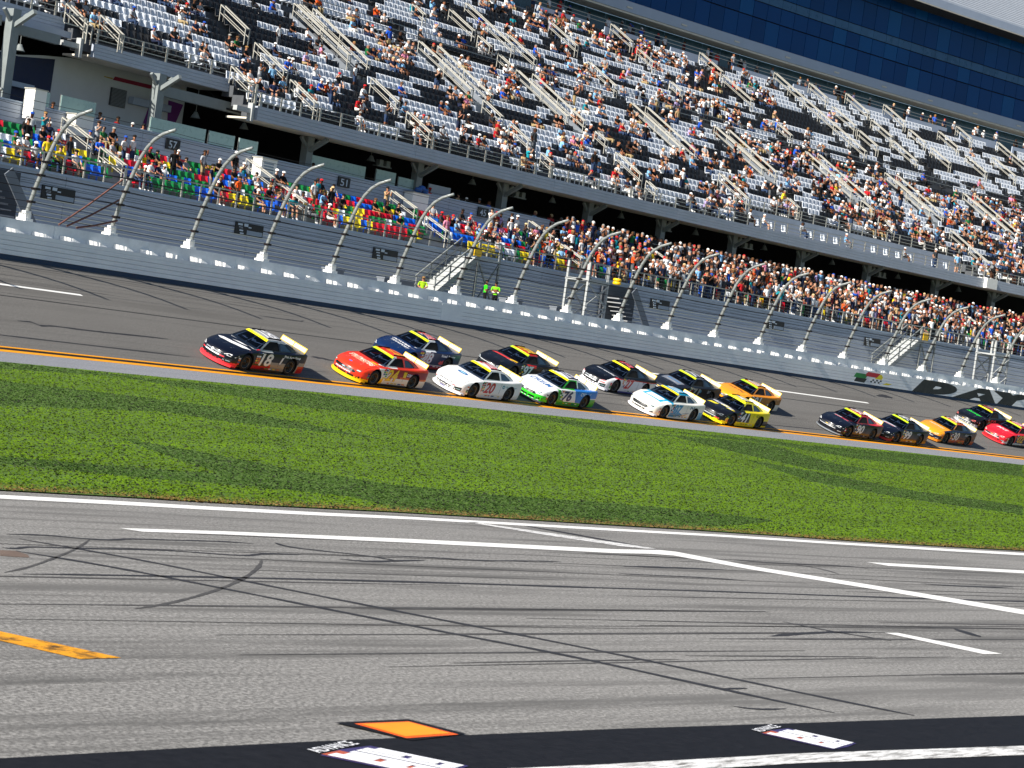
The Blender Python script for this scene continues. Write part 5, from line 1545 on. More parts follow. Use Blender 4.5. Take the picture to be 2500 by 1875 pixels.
    decal(car, 'hood_gap', [(-.86, -.92), (.86, -.92), (.86, -.905), (-.86, -.905)], 'H', '#101014', .006)
    for sg in (1, -1): decal(car, 'hood_gap', [(sg * .80, -2.1), (sg * .815, -2.1), (sg * .835, -.93), (sg * .82, -.93)], 'H', '#15151a', .006)
    # numbers
    n_ = P_['num']; nc, ne = P_['nc'], P_.get('ne')
    lettering(car, "door_number", n_, -.66, .29, .80, .50, 'L', nc, ne)
    lettering(car, "door_number", n_, -.20, .29, .80, .50, 'R', nc, ne)
    rc, re_ = P_.get('rn', (nc, ne))
    if P_.get('rpanel'): decal(car, "roof_panel", P_['rpanel'][1], 'T', P_['rpanel'][0], .006)
    lettering(car, "roof_number", n_, -.02, -.50, .72, 1.0, 'T', rc, re_, .15, .02)
    for args in P_.get('dec', []): decal(car, *args)
    for args in P_.get('txt', []): lettering(car, *args)
    return car
A = lambda x: (-1, 0, 0, x)      # helper: where x < value
SIDE_L = (0, 1, 0, -.80)
cars = []
make_car("c18", "black race car alone in front with a silver roof, red nose lip and white number", -49.0, 67.85, dict(base='#0a0f1e', num='18', nc='#e8e6e2', rn=('#ffffff', '#26264a'), split='#f2404a', nose='T', helmet='#d0d4e0', arc='#d98a90', wing='#8d949e', rules=[
    ('#b4b8c0', [(0, 0, 1, -1.15), (-1, 0, 0, .40), (1, 0, 0, 1.0)]), ('#a9adb0', [(0, 0, 1, -.83), (1, 0, -.2, .25), (-1, 0, -1.6, 2.33)]), ('#f2404a', [(1, 0, 0, -1.86), (0, 0, -1, .235)]), ('#c21322', [(1, 0, 0, .05), (0, 0, -1, .27), (-1, 0, 0, 1.0)]), ('#c21322', [(-1, 0, 0, -.02), (1.0, 0, -1, .95), (0, 0, -1, .46)]), ('#918c84', [(-1, 0, .55, -.30), (0, 0, -1, .47), (1, 0, 0, 1.95)]), ('#b01422', [(-1, 0, 0, -1.85), (0, 0, -1, .42)]), ('#918c84', [(-1, 0, 0, -1.85), (0, 0, 1, -.42), (0, 0, -1, .56)])],
    dec=[("hood_print", [(-.80, -1.62), (-.55, -1.74), (.0, -1.70), (.55, -1.50), (.80, -1.22), (.50, -1.26), (-.1, -1.46), (-.6, -1.50)], 'H', '#f4f5f8'), ("hood_print", [(-.3, -1.30), (.2, -1.22), (.45, -1.08), (.0, -1.14)], 'H', '#eef0f4'), ("nose_patch", rect(.42, .345, .62, .385), 'F', '#e23038', .012), ("nose_patch", rect(-.62, .345, -.44, .385), 'F', '#e23038', .012), ("cowl_mark", [(.80, -.86), (.86, -.72), (.82, -.72), (.76, -.86)], 'H', '#c22034', .01), ("quarter_bar", [(.60, .42), (.70, .42), (.82, .70), (.72, .70)], 'L', '#d8d8dc')],
    txt=[("quarter_lettering", "First Auto Group", .80, .68, 1.05, .13, 'L', '#e6eaf2', None, .1)]))
make_car("c24", "red orange race car with a yellow nose lip and yellow number", -40.1, 67.7, dict(base='#e5381f', num='24', nc='#f0c81a', ne='#b3261c', rn=('#e53a20', None), rpanel=('#f6bf1a', [(.10, -.42), (.80, -.42), (.80, .30), (.20, .36)]), split='#f4c31a', nose='M', arc='#d9a8ac', banner='#b9d81e', rules=[
    ('#f4c31a', [(1, 0, 0, -1.72), (0, 0, -1, .225)]), ('#e9e7e4', [(0, 0, 1, -.83), (1, 0, 0, .02), (0, 1, 0, -.56), (-1, 0, -1.6, 2.36)]), ('#8f1a2e', [(-1, 0, 0, .32), SIDE_L, (0, 0, -1, .80)]), ('#e8e6e2', [SIDE_L, (-1, 0, 0, 1.35), (0, 0, -1, .42)]), ('#e8e6e2', [SIDE_L, (-1, 0, 0, 1.28), (1, 0, 0, -.34), (0, 0, -1, .78)]), ('#d9661e', [SIDE_L, (-1, 0, 0, -.35), (0, 0, 1, -.42), (0, 0, -1, .50)]), ('#e7b81a', [SIDE_L, (1, 0, 0, -.80), (-1, 0, 0, 1.05), (0, 0, -1, .34)])],
    dec=[("hood_print", [(.28, -1.30), (.62, -1.24), (.70, -1.12), (.36, -1.18)], 'H', '#f2c21c'), ("badge_oval", [(.10 * math.cos(t * .6283), -2.24 + .05 * math.sin(t * .6283)) for t in range(10)], 'H', '#3f6fd0', .012), ("quarter_patch", rect(.52, .50, .74, .74), 'L', '#e9c21a')],
    txt=[("hood_lettering", "STRUTMASTERS", -.70, -1.66, 1.40, .30, 'H', '#f6ead0', None, .2), ("hood_lettering", "DYNAMICS", -.45, -1.78, .8, .09, 'H', '#f0d8b0', None), ("nose_lettering", "MUSTANG", -.45, .295, .9, .05, 'F', '#f3eef0', None, 0.0, .05), ("quarter_lettering", "CONTAINER", .78, .56, .85, .12, 'L', '#efe9f2', '#5a2a8a', .1)]))
make_car("c28", "navy race car with white window pillars running outside the red orange car", -33.7, 70.55, dict(base='#0e2650', num='28', nc='#e4e4ea', ne='#b32434', rn=('#e33a3a', '#f0f0f0'), split='#12305e', skirt='#9c1c26', nose='F', lamp='#eef2f6', arc='#d8c8d0', banner='#cfd81e', rules=[
    ('#e6e8ec', [(0, 0, 1, -.835), (0, 1, 0, -.54), (1, 0, 0, .30), (0, 0, -1, 1.25)]), ('#e6e8ec', [SIDE_L, (1, 0, .35, -.42), (-1, 0, -.35, .80), (0, 0, 1, -.30), (0, 0, -1, .84)]), ('#a01c28', [SIDE_L, (0, 0, -1, .22)]), ('#d8dade', [SIDE_L, (0, 0, 1, -.22), (0, 0, -1, .25)])],
    dec=[("roof_stripe", [(-.12, -.52), (.86, -.52), (.86, -.44), (-.10, -.44)], 'T', '#e8e8ec'), ("quarter_mark", [(.66, .36), (.80, .50), (.86, .44), (.98, .54), (1.0, .34), (.84, .30)], 'L', '#d0444a')],
    txt=[("hood_lettering", "POWER", -.62, -1.40, 1.15, .16, 'H', '#f2f4f8', None), ("hood_lettering", "TRANSPORT", -.48, -1.66, 1.15, .16, 'H', '#f2f4f8', None), ("quarter_lettering", "Road Ranger", .74, .64, 1.05, .15, 'L', '#eef2f6', None, .05)]))
make_car("c20", "white race car with a blue oval on its hood and a red number", -32.5, 67.5, dict(base='#eeeef0', num='20', nc='#c2182c', rn=('#d23a44', None), split='#f0f0f6', nose='T', lamp='#dfe2e8', wing='#3a3d44', bar='#b8bcc2', badge='#8f959c', skirt='#d9dade', arc='#e0b8c0', bend='#d8c81e', rules=[('#e2e2e6', [SIDE_L, (0, 0, -1, .24)])],
    dec=[("hood_oval", [(.32 * math.cos(t * .349), -1.42 + .15 * math.sin(t * .349)) for t in range(18)], 'H', '#2a6aa8'), ("hood_oval_print", [(.18 * math.cos(t * .349), -1.42 + .06 * math.sin(t * .349)) for t in range(18)], 'H', '#a8dcf0', .012), ("nose_patch", rect(.44, .36, .62, .40), 'F', '#d8404c', .012), ("nose_patch", rect(-.66, .36, -.5, .40), 'F', '#d8404c', .012), ("quarter_ring", [(.80 + .10 * math.cos(t * .5236), .655 + .085 * math.sin(t * .5236)) for t in range(12)], 'L', '#2c7f9c'), ("quarter_ring_core", [(.80 + .045 * math.cos(t * .5236), .655 + .04 * math.sin(t * .5236)) for t in range(12)], 'L', '#e6f2f6', .011), ("lip_patch", rect(-.16, .135, .16, .185), 'F', '#3d3a80', .012)],
    txt=[("quarter_lettering", "SynerFuse", .98, .61, .90, .10, 'L', '#6fa8b8', None, 0), ("nose_lettering", "CAMRY", -.4, .29, .7, .045, 'F', '#5a5d66', None, 0)]))
make_car("c97", "black race car with a red and yellow roof between the navy and green nosed cars", -25.1, 70.5, dict(base='#0d1018', num='97', nc='#cfe6e0', ne='#1f6f6a', rn=('#e8b81e', '#7a3a10'), rpanel=('#e9b71c', [(.12, -.44), (.80, -.44), (.80, .40), (.20, .44)]), split='#3a1c1c', nose='F', lamp='#dfe8ee', banner='#b4dc22', arc='#d89aa0', rules=[
    ('#dd2a22', [(0, 0, 1, -1.19), (1, 0, 0, .55)]), ('#d2261e', [SIDE_L, (1, 0, 0, .35), (-1, 0, 0, .42), (0, 0, 1, -.70), (0, 0, -1, .84)]), ('#e0c020', [SIDE_L, (0, 0, -1, .20)])],
    dec=[("hood_strip", [(-.80, -1.40), (-.66, -1.20), (.30, -1.18), (.62, -1.02), (.66, -1.16), (.2, -1.36)], 'H', '#d63a34'), ("hood_strip", [(.30, -1.18), (.70, -1.0), (.76, -1.14), (.40, -1.34)], 'H', '#e8b81e', .011), ("grille_ring", [(-.5, .46), (.5, .46), (.5, .485), (-.5, .485)], 'F', '#c9ced4', .012)],
    txt=[("bumper_lettering", "MOBIL", .44, .32, .36, .07, 'F', '#eef2f4', None), ("quarter_lettering", "ALPHA", .86, .62, .7, .12, 'L', '#9fb0c0', None)]))
make_car("c76", "white and green race car with a dark blue number and a bright green nose", -25.5, 67.6, dict(base='#eef0f4', num='76', nc='#1a1c5a', ne='#b9a0a0', rn=('#20246a', None), split='#4a4d58', nose='M', badge='#c9d2da', lamp='#4a4f66', arc='#e0c4cc', skirt='#2f8f2e', rules=[
    ('#35d42a', [(1, 0, 0, -1.74), (0, 0, -1, .40)]), ('#2fc426', [(0, 0, 1, -.84), (0, 1, 0, -.56), (1, 0, 0, .52), (0, 0, -1, 1.235), (-1, 0, -1.6, 2.5)]), ('#2f7fd8', [SIDE_L, (-1, 0, .5, -.72)]), ('#39a832', [SIDE_L, (0, 0, -1, .26), (-1, 0, 0, 1.0)]), ('#39a832', [SIDE_L, (1, 0, -1, -.15), (-1, 0, .3, .95), (0, 0, -1, .80)]), ('#3aa832', [(-1, 0, 0, -1.78), (0, 0, -1, .50)]), ('#d8dbe4', [SIDE_L, (-1, 0, 0, -1.6), (0, 0, 1, -.50), (0, 0, -1, .55)])],
    dec=[("lip_check", rect(-.70 + .2 * i, .14, -.60 + .2 * i, .17), 'F', '#e8e8ee', .013) for i in range(8)] and [("lip_check", rect(-.70 + .2 * i, .14, -.60 + .2 * i, .17), 'F', '#e8e8ee', .013) for i in range(8)],
    txt=[("hood_lettering", "CYCLUM", -.70, -1.62, 1.35, .36, 'H', '#2a6ab0', None, .25), ("quarter_lettering", "CYCLUM", .82, .62, .85, .16, 'L', '#e9f2fa', None, .05)]))
make_car("c27", "black hooded race car with white flanks, red stripe and red number", -15.5, 70.45, dict(base='#0b0e16', num='27', nc='#c01a26', ne='#e6b0b0', rn=('#e8203c', '#f0a8b4'), split='#e8e8f2', nose='T', wing='#9aa2aa', lamp='#e8a0a4', badge='#e8ecee', bar='#d8dce0', arc='#e6dfe4', skirt='#3a3f8a', rules=[
    ('#e4e5ea', [SIDE_L, (0, 0, -1, .735)]), ('#c8202c', [SIDE_L, (0, 0, 1, -.735), (0, 0, -1, .77)]), ('#e6e6ec', [(1, 0, 0, -1.7), (0, 0, -1, .28)]), ('#e6e6ec', [(1, 0, 0, -1.7), (0, 0, -1, .50), (0, 1, 0, -.54)]), ('#e6e6ec', [(1, 0, 0, -1.7), (0, 0, -1, .50), (0, -1, 0, -.54)])],
    dec=[("nose_patch", rect(.56, .40, .80, .435), 'F', '#e0443c', .012)],
    txt=[("hood_lettering", "FIRST RESPONSE", -.62, -1.50, 1.3, .10, 'H', '#e8ecf4', None), ("quarter_lettering", "BLUE NC", .92, .62, .85, .12, 'L', '#8f98a4', None)]))
make_car("c71", "dark grey race car with a silver hood panel partly hidden by the cyan roofed car", -8.6, 70.45, dict(base='#171c26', num='71', nc='#a8a8a8', rn=('#f0f0f4', None), split='#5a5f6a', nose='C', lamp='#e0e4ea', banner='#c2d81e', arc='#8a2c44', helmet='#b8c0d0', rules=[('#6a6f80', [(0, 0, 1, -1.19), (1, 0, 0, .6)])],
    dec=[("hood_panel", [(-.62, -1.78), (.58, -1.72), (.66, -1.14), (-.66, -1.10)], 'H', '#767c88'), ("door_disc", [(.16 + .12 * math.cos(t * .5236), .66 + .09 * math.sin(t * .5236)) for t in range(12)], 'L', '#4f96b8')],
    txt=[("hood_lettering", "Thriving", -.50, -1.42, 1.0, .20, 'H', '#3a8fd0', None, .3), ("hood_lettering", "RECOVERY", -.40, -1.62, .8, .09, 'H', '#b9c0c8', None), ("quarter_lettering", "DC", .86, .60, .3, .16, 'L', '#b8bec8', None)]))
make_car("c07", "white race car with a cyan roof and a blank white hood panel", -14.85, 67.5, dict(base='#f0eee8', num='07', nc='#2a86c0', ne='#9fd0e4', rn=('#f4f6f8', None), split='#e9e6f0', nose='F', lamp='#b9d8e0', banner='#e0c41c', bprint='#d08a5a', arc='#e8b8c4', skirt='#e4e4e6', rules=[
    ('#12aede', [(0, 0, 1, -1.19)]), ('#12aede', [(0, 0, 1, -.60), (1, 0, 0, -.92), (-1, 0, 0, 1.72), (0, 1, 0, .66), (0, -1, 0, .66)]), ('#12aede', [(0, 0, 1, -.60), (1, 0, 0, -.80), (-1, -.4, 0, 1.36), (-1, .4, 0, 1.36)]), ('#4f9cc8', [SIDE_L, (.35, 0, -1, .40), (-1, 0, 0, .95), (.15, 0, 1, -.17)]), ('#5aa4cc', [(-1, 0, 0, -1.82), (0, 0, -1, .52)]), ('#3a86b8', [SIDE_L, (.2, 0, -1, .27), (.1, 0, 1, -.22), (-1, 0, 0, .8)])],
    dec=[("hood_panel", [(-.46, -1.64), (.46, -1.60), (.50, -1.10), (-.50, -1.10)], 'H', '#f6f6f6'), ("side_streak", [(-.3, .26), (.7, .42), (1.0, .44), (.3, .34)], 'L', '#2a5f8f'), ("side_streak", [(-.1, .22), (.5, .30), (.9, .40), (.5, .25)], 'L', '#d89a5a', .011)],
    txt=[("quarter_lettering", "NW", .82, .62, .95, .15, 'L', '#3f6a94', None, .25)]))
make_car("c41", "yellow and black race car following the cyan roofed car", -7.8, 67.45, dict(base='#10121a', num='41', nc='#dcdce2', rn=('#f4f4f6', '#2a3a6a'), split='#f2e01c', nose='F', lamp='#7a8088', banner='#d6e01e', arc='#c9a8b8', skirt='#d8c81c', rules=[
    ('#f4e418', [(0, 0, 1, -1.0), (-1, 0, 0, .35)]), ('#f4e418', [(0, 0, 1, -.80), (-1, 0, 0, .30)]), ('#ecd816', [SIDE_L, (-1, 0, .25, -.42)]), ('#f2e01c', [(1, 0, 0, -1.62), (0, 0, -1, .235)]), ('#ecd816', [SIDE_L, (0, 0, -1, .28), (-1, 0, 0, 1.0)]), ('#10121a', [SIDE_L, (-1, 0, 0, -1.7), (0, 0, -1, .46), (0, 0, 1, -.2)])],
    dec=[("hood_flash", [(-.74, -1.90), (-.2, -1.86), (-.1, -1.60), (-.62, -1.66)], 'H', '#f2e01c'), ("hood_flash", [(-.05, -1.50), (.3, -1.46), (.36, -1.2), (.0, -1.24)], 'H', '#f2e01c'), ("hood_flash", [(.40, -1.60), (.84, -1.40), (.84, -1.30), (.44, -1.48)], 'H', '#f2e01c'), ("nose_bar", [(-.52, .30), (.52, .30), (.54, .335), (-.54, .335)], 'F', '#b9bec6', .012), ("nose_patch", rect(.50, .255, .72, .30), 'F', '#e84a54', .012), ("ring", [(-1.92 + .12 * math.cos(t * .5236), .32 + .12 * math.sin(t * .5236)) for t in range(12)], 'L', '#e8cc1c', .006)],
    txt=[("hood_lettering", "WILLIAMSBURG", -.70, -1.48, 1.40, .24, 'H', '#eef0f8', None), ("quarter_lettering", "CJ3", .86, .60, .5, .15, 'L', '#5a5a3a', None)]))
make_car("c01", "orange race car running outside the yellow and black one", -1.9, 70.35, dict(base='#f59a1e', num='01', nc='#dcdfe6', ne='#2a3a5a', rn=('#f4f4f6', '#3a3a44'), split='#d88a22', nose='M', banner='#a8d81e', bend='#a8dc2a', arc='#e0b890', rules=[
    ('#9a6a2c', [SIDE_L, (0, 0, -1, .79), (-1, 0, 0, .95)]), ('#d8d6d2', [SIDE_L, (-1, 0, .8, -1.25), (0, 0, -1, .48)]), ('#303a4c', [SIDE_L, (-1, 0, 0, .9), (1, 0, 0, -.05), (0, 0, -1, .74)])], dec=[],
    txt=[("hood_lettering", "Lucky Dog", -.60, -1.46, 1.15, .28, 'H', '#2a1a10', None, .3, .0)]))
make_car("c90", "black hooded race car with a red roof leading the far pack", 6.2, 67.72, dict(base='#0c1120', num='90', nc='#e4e6ea', rn=('#f2f2f6', None), split='#7f858c', nose='C', badge='#d8b848', arc='#c8a0b4', banner='#b8d81e', rules=[('#cc2030', [(0, 0, 1, -.86), (-1, 0, 0, .98)]), ('#b01c2c', [(0, 0, 1, -.84), (0, 1, 0, -.5), (1, 0, 0, -.1)]), ('#2c2f3a', [SIDE_L, (-1, 0, 0, -.5), (0, 0, -1, .72)])],
    dec=[("hood_strip", [(-.5, -1.36), (.5, -1.28), (.56, -1.20), (-.46, -1.26)], 'H', '#d83a48')], txt=[("hood_lettering", "ABOVE", -.6, -1.30, .6, .10, 'H', '#e8ecf4', None)]))
make_car("c99", "black race car tucked behind the red roofed one, pale number on its door", 12.2, 67.7, dict(base='#0d1222', num='99', nc='#dfe0e6', ne='#4a4f66', rn=('#f2f4f8', None), split='#c22838', nose='C', arc='#b8a0b8', banner='#b8d81e', rules=[('#b8862c', [SIDE_L, (0, 0, -1, .26), (-1, 0, 0, .8)]), ('#c22838', [(1, 0, 0, -1.8), (0, 0, -1, .17)])],
    dec=[("hood_strip", [(-.5, -1.5), (.4, -1.4), (.5, -1.16), (-.4, -1.24)], 'H', '#c9ced8'), ("hood_strip", [(-.3, -1.46), (.4, -1.38), (.44, -1.30), (-.28, -1.38)], 'H', '#c23a48', .011)], txt=[("quarter_lettering", "WESTERN", .8, .62, .8, .12, 'L', '#8fa0c8', None)]))
make_car("c30", "orange hooded race car with dark flanks in the far pack", 20.1, 68.55, dict(base='#f29a22', num='30', nc='#dcdce0', rn=('#f4f2f2', None), split='#d8862a', nose='C', lamp='#c8ccd0', arc='#d8b0a0', banner='#b8dc2a', rules=[('#e4622a', [(0, 0, 1, -1.19)]), ('#17223c', [SIDE_L, (-1, 0, 0, 1.75)]), ('#17223c', [(0, 0, 1, -.86), (-1, 0, 0, .2), (0, 0, -1, 1.18)]), ('#b85a24', [SIDE_L, (0, 0, -1, .34), (-1, 0, 0, .95)]), ('#17223c', [(1, 0, 0, -1.8), (0, 0, -1, .42), (0, 0, 1, -.22)])], dec=[],
    txt=[("hood_lettering", "BENTLEY", -.62, -1.48, 1.2, .16, 'H', '#f6ead8', None), ("quarter_lettering", "VENTURE", .8, .62, .8, .12, 'L', '#b8c4d8', None)]))
make_car("c50", "black race car with a bright green hood script, last one out by the wall", 31.1, 72.0, dict(base='#0d0f16', num='50', nc='#e8545a', rn=('#f2686a', None), split='#b8bcc0', nose='C', lamp='#f08078', banner='#e8d81e', bar='#e8eaec', arc='#a8a0a8', rules=[('#c9ccd0', [(1, 0, 0, -1.9), (0, 0, -1, .30)])], dec=[], txt=[("hood_lettering", "Sunny", -.64, -1.62, 1.25, .42, 'H', '#2ee04a', None, .35, .03)]))
make_car("c02", "red race car cut off at the picture's edge in the far pack", 31.0, 69.55, dict(base='#dd2030', num='02', nc='#e8b83a', rn=('#f4e8ea', None), split='#d83a40', nose='C', lamp='#a8d8d0', banner='#b8dc2a', arc='#e0a0a8', rules=[('#1c2c5a', [SIDE_L, (-1, 0, 0, .9), (0, 0, -1, .78)]), ('#d8dade', [SIDE_L, (0, 0, -1, .24)])], dec=[], txt=[("hood_lettering", "MG", -.5, -1.56, .9, .34, 'H', '#f4d8dc', None)]))

# ================================================================== PEOPLE
def skin_person(J, E_):
    """J: name -> (x, y, z, radius); E_: list of (a, b). One continuous surface grown over the joints"""
    names = list(J); ix = {n: i for i, n in enumerate(names)}
    me = bpy.data.meshes.new("person_src")
    me.from_pydata([J[n][:3] for n in names], [(ix[a], ix[b]) for a, b in E_], [])
    ob = bpy.data.objects.new("person_src", me); COL.objects.link(ob)
    ob.modifiers.new("skin", 'SKIN')
    for i, n in enumerate(names):
        r = J[n][3]
        sv = me.skin_vertices[0].data[i]
        sv.radius = r if isinstance(r, tuple) else (r, r)
        sv.use_root = (n == 'pelvis')
    sd = ob.modifiers.new("sub", 'SUBSURF'); sd.levels = 1
    def grab():
        dg = bpy.context.evaluated_depsgraph_get()
        m = bpy.data.meshes.new_from_object(ob.evaluated_get(dg))
        V = np.array([v.co[:] for v in m.vertices]); F = [tuple(p.vertices) for p in m.polygons]
        bpy.data.meshes.remove(m); return V, F
    hi = grab()
    sd.show_viewport = False; sd.show_render = False; sd.levels = 0
    lo = grab()
    bpy.data.objects.remove(ob); bpy.data.meshes.remove(me)
    return hi, lo
def rig(kind):
    J = {}
    def two(n, x, y, z, r):
        J[n + 'L'] = (x, y, z, r); J[n + 'R'] = (-x, y, z, r)
    if kind.startswith('sit'):
        ln = -.14 if kind == 'sit_lean' else .02
        J['pelvis'] = (0, .12, .50, (.16, .12)); J['waist'] = (0, .13 + ln * .3, .68, (.15, .11)); J['chest'] = (0, .14 + ln * .75, .90, (.18, .12)); J['neck'] = (0, .13 + ln, 1.06, .055)
        J['head'] = (0, .10 + ln, 1.16, .095); J['crown'] = (0, .11 + ln, 1.25, .085)
        two('hip', .10, .08, .50, .095); two('knee', .13, -.30, .52, .072); two('ankle', .13, -.32, .10, .048); two('toe', .14, -.46, .05, .045)
        two('shoulder', .20, .14 + ln * .9, .99, .062); two('elbow', .26, .02 + ln * .7, .76, .048)
        if kind == 'sit_lean': two('hand', .08, -.26, .66, .042)
        elif kind == 'sit_arm': J['handL'] = (.12, -.20, .62, .042); J['elbowR'] = (-.30, -.02, .95, .048); J['handR'] = (-.20, -.12, 1.18, .04)
        else: two('hand', .12, -.20, .62, .042)
    else:
        J['pelvis'] = (0, 0, .93, (.155, .11)); J['waist'] = (0, .01, 1.08, (.145, .105)); J['chest'] = (0, .015, 1.30, (.18, .12)); J['neck'] = (0, .01, 1.47, .055)
        J['head'] = (0, -.02, 1.58, .095); J['crown'] = (0, -.01, 1.67, .085)
        two('hip', .09, 0, .90, .095); two('knee', .10, -.03, .50, .068); two('ankle', .11, .01, .09, .046); two('toe', .12, -.13, .05, .045)
        two('shoulder', .20, .01, 1.40, .062)
        if kind == 'stand': two('elbow', .26, .03, 1.13, .047); two('hand', .25, -.06, .90, .042)
        elif kind == 'stand_phone': two('elbow', .25, -.14, 1.22, .047); two('hand', .09, -.28, 1.46, .042)
        elif kind == 'stand_cheer': J['elbowL'] = (.30, 0, 1.55, .047); J['handL'] = (.26, -.02, 1.80, .042); J['elbowR'] = (-.26, .03, 1.13, .047); J['handR'] = (-.25, -.06, .90, .042)
        elif kind == 'stand_cross': two('elbow', .25, -.02, 1.14, .047); J['handL'] = (-.08, -.20, 1.18, .042); J['handR'] = (.08, -.20, 1.14, .042)
        elif kind == 'stand_hips': two('elbow', .36, .06, 1.16, .047); two('hand', .18, .0, .98, .042)
    E_ = [('pelvis', 'waist'), ('waist', 'chest'), ('chest', 'neck'), ('neck', 'head'), ('head', 'crown')]
    for q in 'LR':
        E_ += [('pelvis', 'hip' + q), ('hip' + q, 'knee' + q), ('knee' + q, 'ankle' + q), ('ankle' + q, 'toe' + q), ('chest', 'shoulder' + q), ('shoulder' + q, 'elbow' + q), ('elbow' + q, 'hand' + q)]
    return J, E_
POSES = ['sit', 'sit_lean', 'sit_arm', 'stand', 'stand_phone', 'stand_cheer', 'stand_cross', 'stand_hips']
BASE = {}
BONE = {'pelvis': 1, 'waist': 0, 'chest': 0, 'neck': 2, 'head': 3, 'crown': 3, 'hip': 1, 'knee': 4, 'ankle': 5, 'toe': 5, 'shoulder': 0, 'elbow': 2, 'hand': 2}
# part codes: 0 shirt 1 trousers 2 skin 3 head 4 shin 5 shoe 6 cap 7 hair 8 glasses
for k_ in POSES:
    J, E_ = rig(k_)
    res = []
    for lod, (V, F) in enumerate(skin_person(J, E_)):
        C = np.array([V[list(f)].mean(0) for f in F])
        code = np.zeros(len(F), int); best = np.full(len(F), 1e9)
        for a, b_ in E_:
            A_, B_ = np.array(J[a][:3]), np.array(J[b_][:3])
            t = np.clip(((C - A_) @ (B_ - A_)) / max(1e-6, (B_ - A_) @ (B_ - A_)), 0, 1)
            dd = np.linalg.norm(C - (A_ + t[:, None] * (B_ - A_)), axis=1)
            na, nb = a.rstrip('LR'), b_.rstrip('LR')
            if na == 'hip': cd = np.where(t > .80, 4, 1)
            elif na == 'knee': cd = np.where(t > .86, 5, 4)
            elif na == 'ankle': cd = np.full(len(F), 5)
            elif na == 'shoulder': cd = np.where(t > .78, 2, 0)
            elif na == 'elbow': cd = np.full(len(F), 2)
            elif na == 'chest' and nb == 'neck': cd = np.where(t > .8, 2, 0)
            elif na in ('neck', 'head'): cd = np.full(len(F), 3)
            elif na == 'pelvis' and nb == 'waist': cd = np.where(t > .25, 0, 1)
            elif na == 'pelvis': cd = np.full(len(F), 1)
            else: cd = np.zeros(len(F), int)
            m = dd < best; best[m] = dd[m]; code[m] = cd[m]
        hz, hy = J['head'][2], J['head'][1]
        hd = code == 3
        code[hd & ((C[:, 2] > hz + .045) | (C[:, 1] > hy + .035))] = 7
        if lod == 0: code[hd & (np.abs(C[:, 2] - hz - .02) < .022) & (C[:, 1] < hy - .05)] = 8
        V = V.tolist(); F = list(F); code = code.tolist()
        # nose, then a cap: dome and brim (switched on by colour only when worn)
        hx = np.array([v for v in V]); top = J['crown']
        n0 = len(V); n = 10 if lod == 0 else 6
        ring = [(.105 * math.cos(2 * math.pi * i / n), top[1] - .005 + .115 * math.sin(2 * math.pi * i / n), top[2] - .025) for i in range(n)]
        mid = [(q[0] * .8, top[1] + (q[1] - top[1]) * .8, top[2] + .055) for q in ring]
        V += ring + mid + [(0, top[1], top[2] + .085)]
        capf = [(n0 + i, n0 + (i + 1) % n, n0 + n + (i + 1) % n, n0 + n + i) for i in range(n)] + [(n0 + n + i, n0 + n + (i + 1) % n, n0 + 2 * n) for i in range(n)]
        b0 = len(V)
        V += [(-.085, top[1] - .08, top[2] - .02), (.085, top[1] - .08, top[2] - .02), (.06, top[1] - .20, top[2] - .035), (-.06, top[1] - .20, top[2] - .035)]
        capf += [(b0, b0 + 1, b0 + 2, b0 + 3)]
        F += capf; code += [6] * len(capf)
        res.append((np.array(V), F, np.array(code)))
    BASE[k_] = res
SHIRTS = {'black': ('#0d0e12', 30), 'white': ('#e9e9ea', 29), 'dark grey': ('#34373c', 10), 'light grey': ('#a4a8ae', 12), 'navy': ('#14203f', 9), 'blue': ('#1f55c4', 6), 'pale blue': ('#7fb2dc', 8), 'red': ('#c01a24', 4.5), 'teal': ('#128c9c', 3),
          'green': ('#1c6a3a', 3), 'orange': ('#ee5a1c', 1.6), 'yellow': ('#e6c928', 1), 'pink': ('#e58fb0', 2), 'maroon': ('#5a1424', 2), 'tan': ('#b79b74', 2), 'lilac': ('#a99ac8', 2)}
CAPS = {'no cap': (None, 34), 'white cap': ('#f2f2f0', 22), 'black cap': ('#101114', 18), 'red cap': ('#b81e26', 7), 'blue cap': ('#1d4aa6', 6), 'tan hat': ('#c9b084', 4), 'grey cap': ('#6d7076', 6)}
PANTS = {'denim': ('#2b3d5c', 38), 'black': ('#101115', 22), 'khaki': ('#9a8763', 7), 'grey': ('#5b5e63', 12), 'navy': ('#17203a', 10), 'white': ('#d8d6d0', 4)}
SKINS = ['#c98d6d', '#d9a284', '#b87a58', '#8a5a3c', '#e0b094', '#5c3a28', '#c88a70']
HAIRS = ['#2a1c14', '#15100d', '#5a4028', '#8f6d42', '#8b8b88']
def pick(d):
    k = list(d); w = np.array([d[q][1] for q in k], float); return k[rng.choice(len(k), p=w / w.sum())]
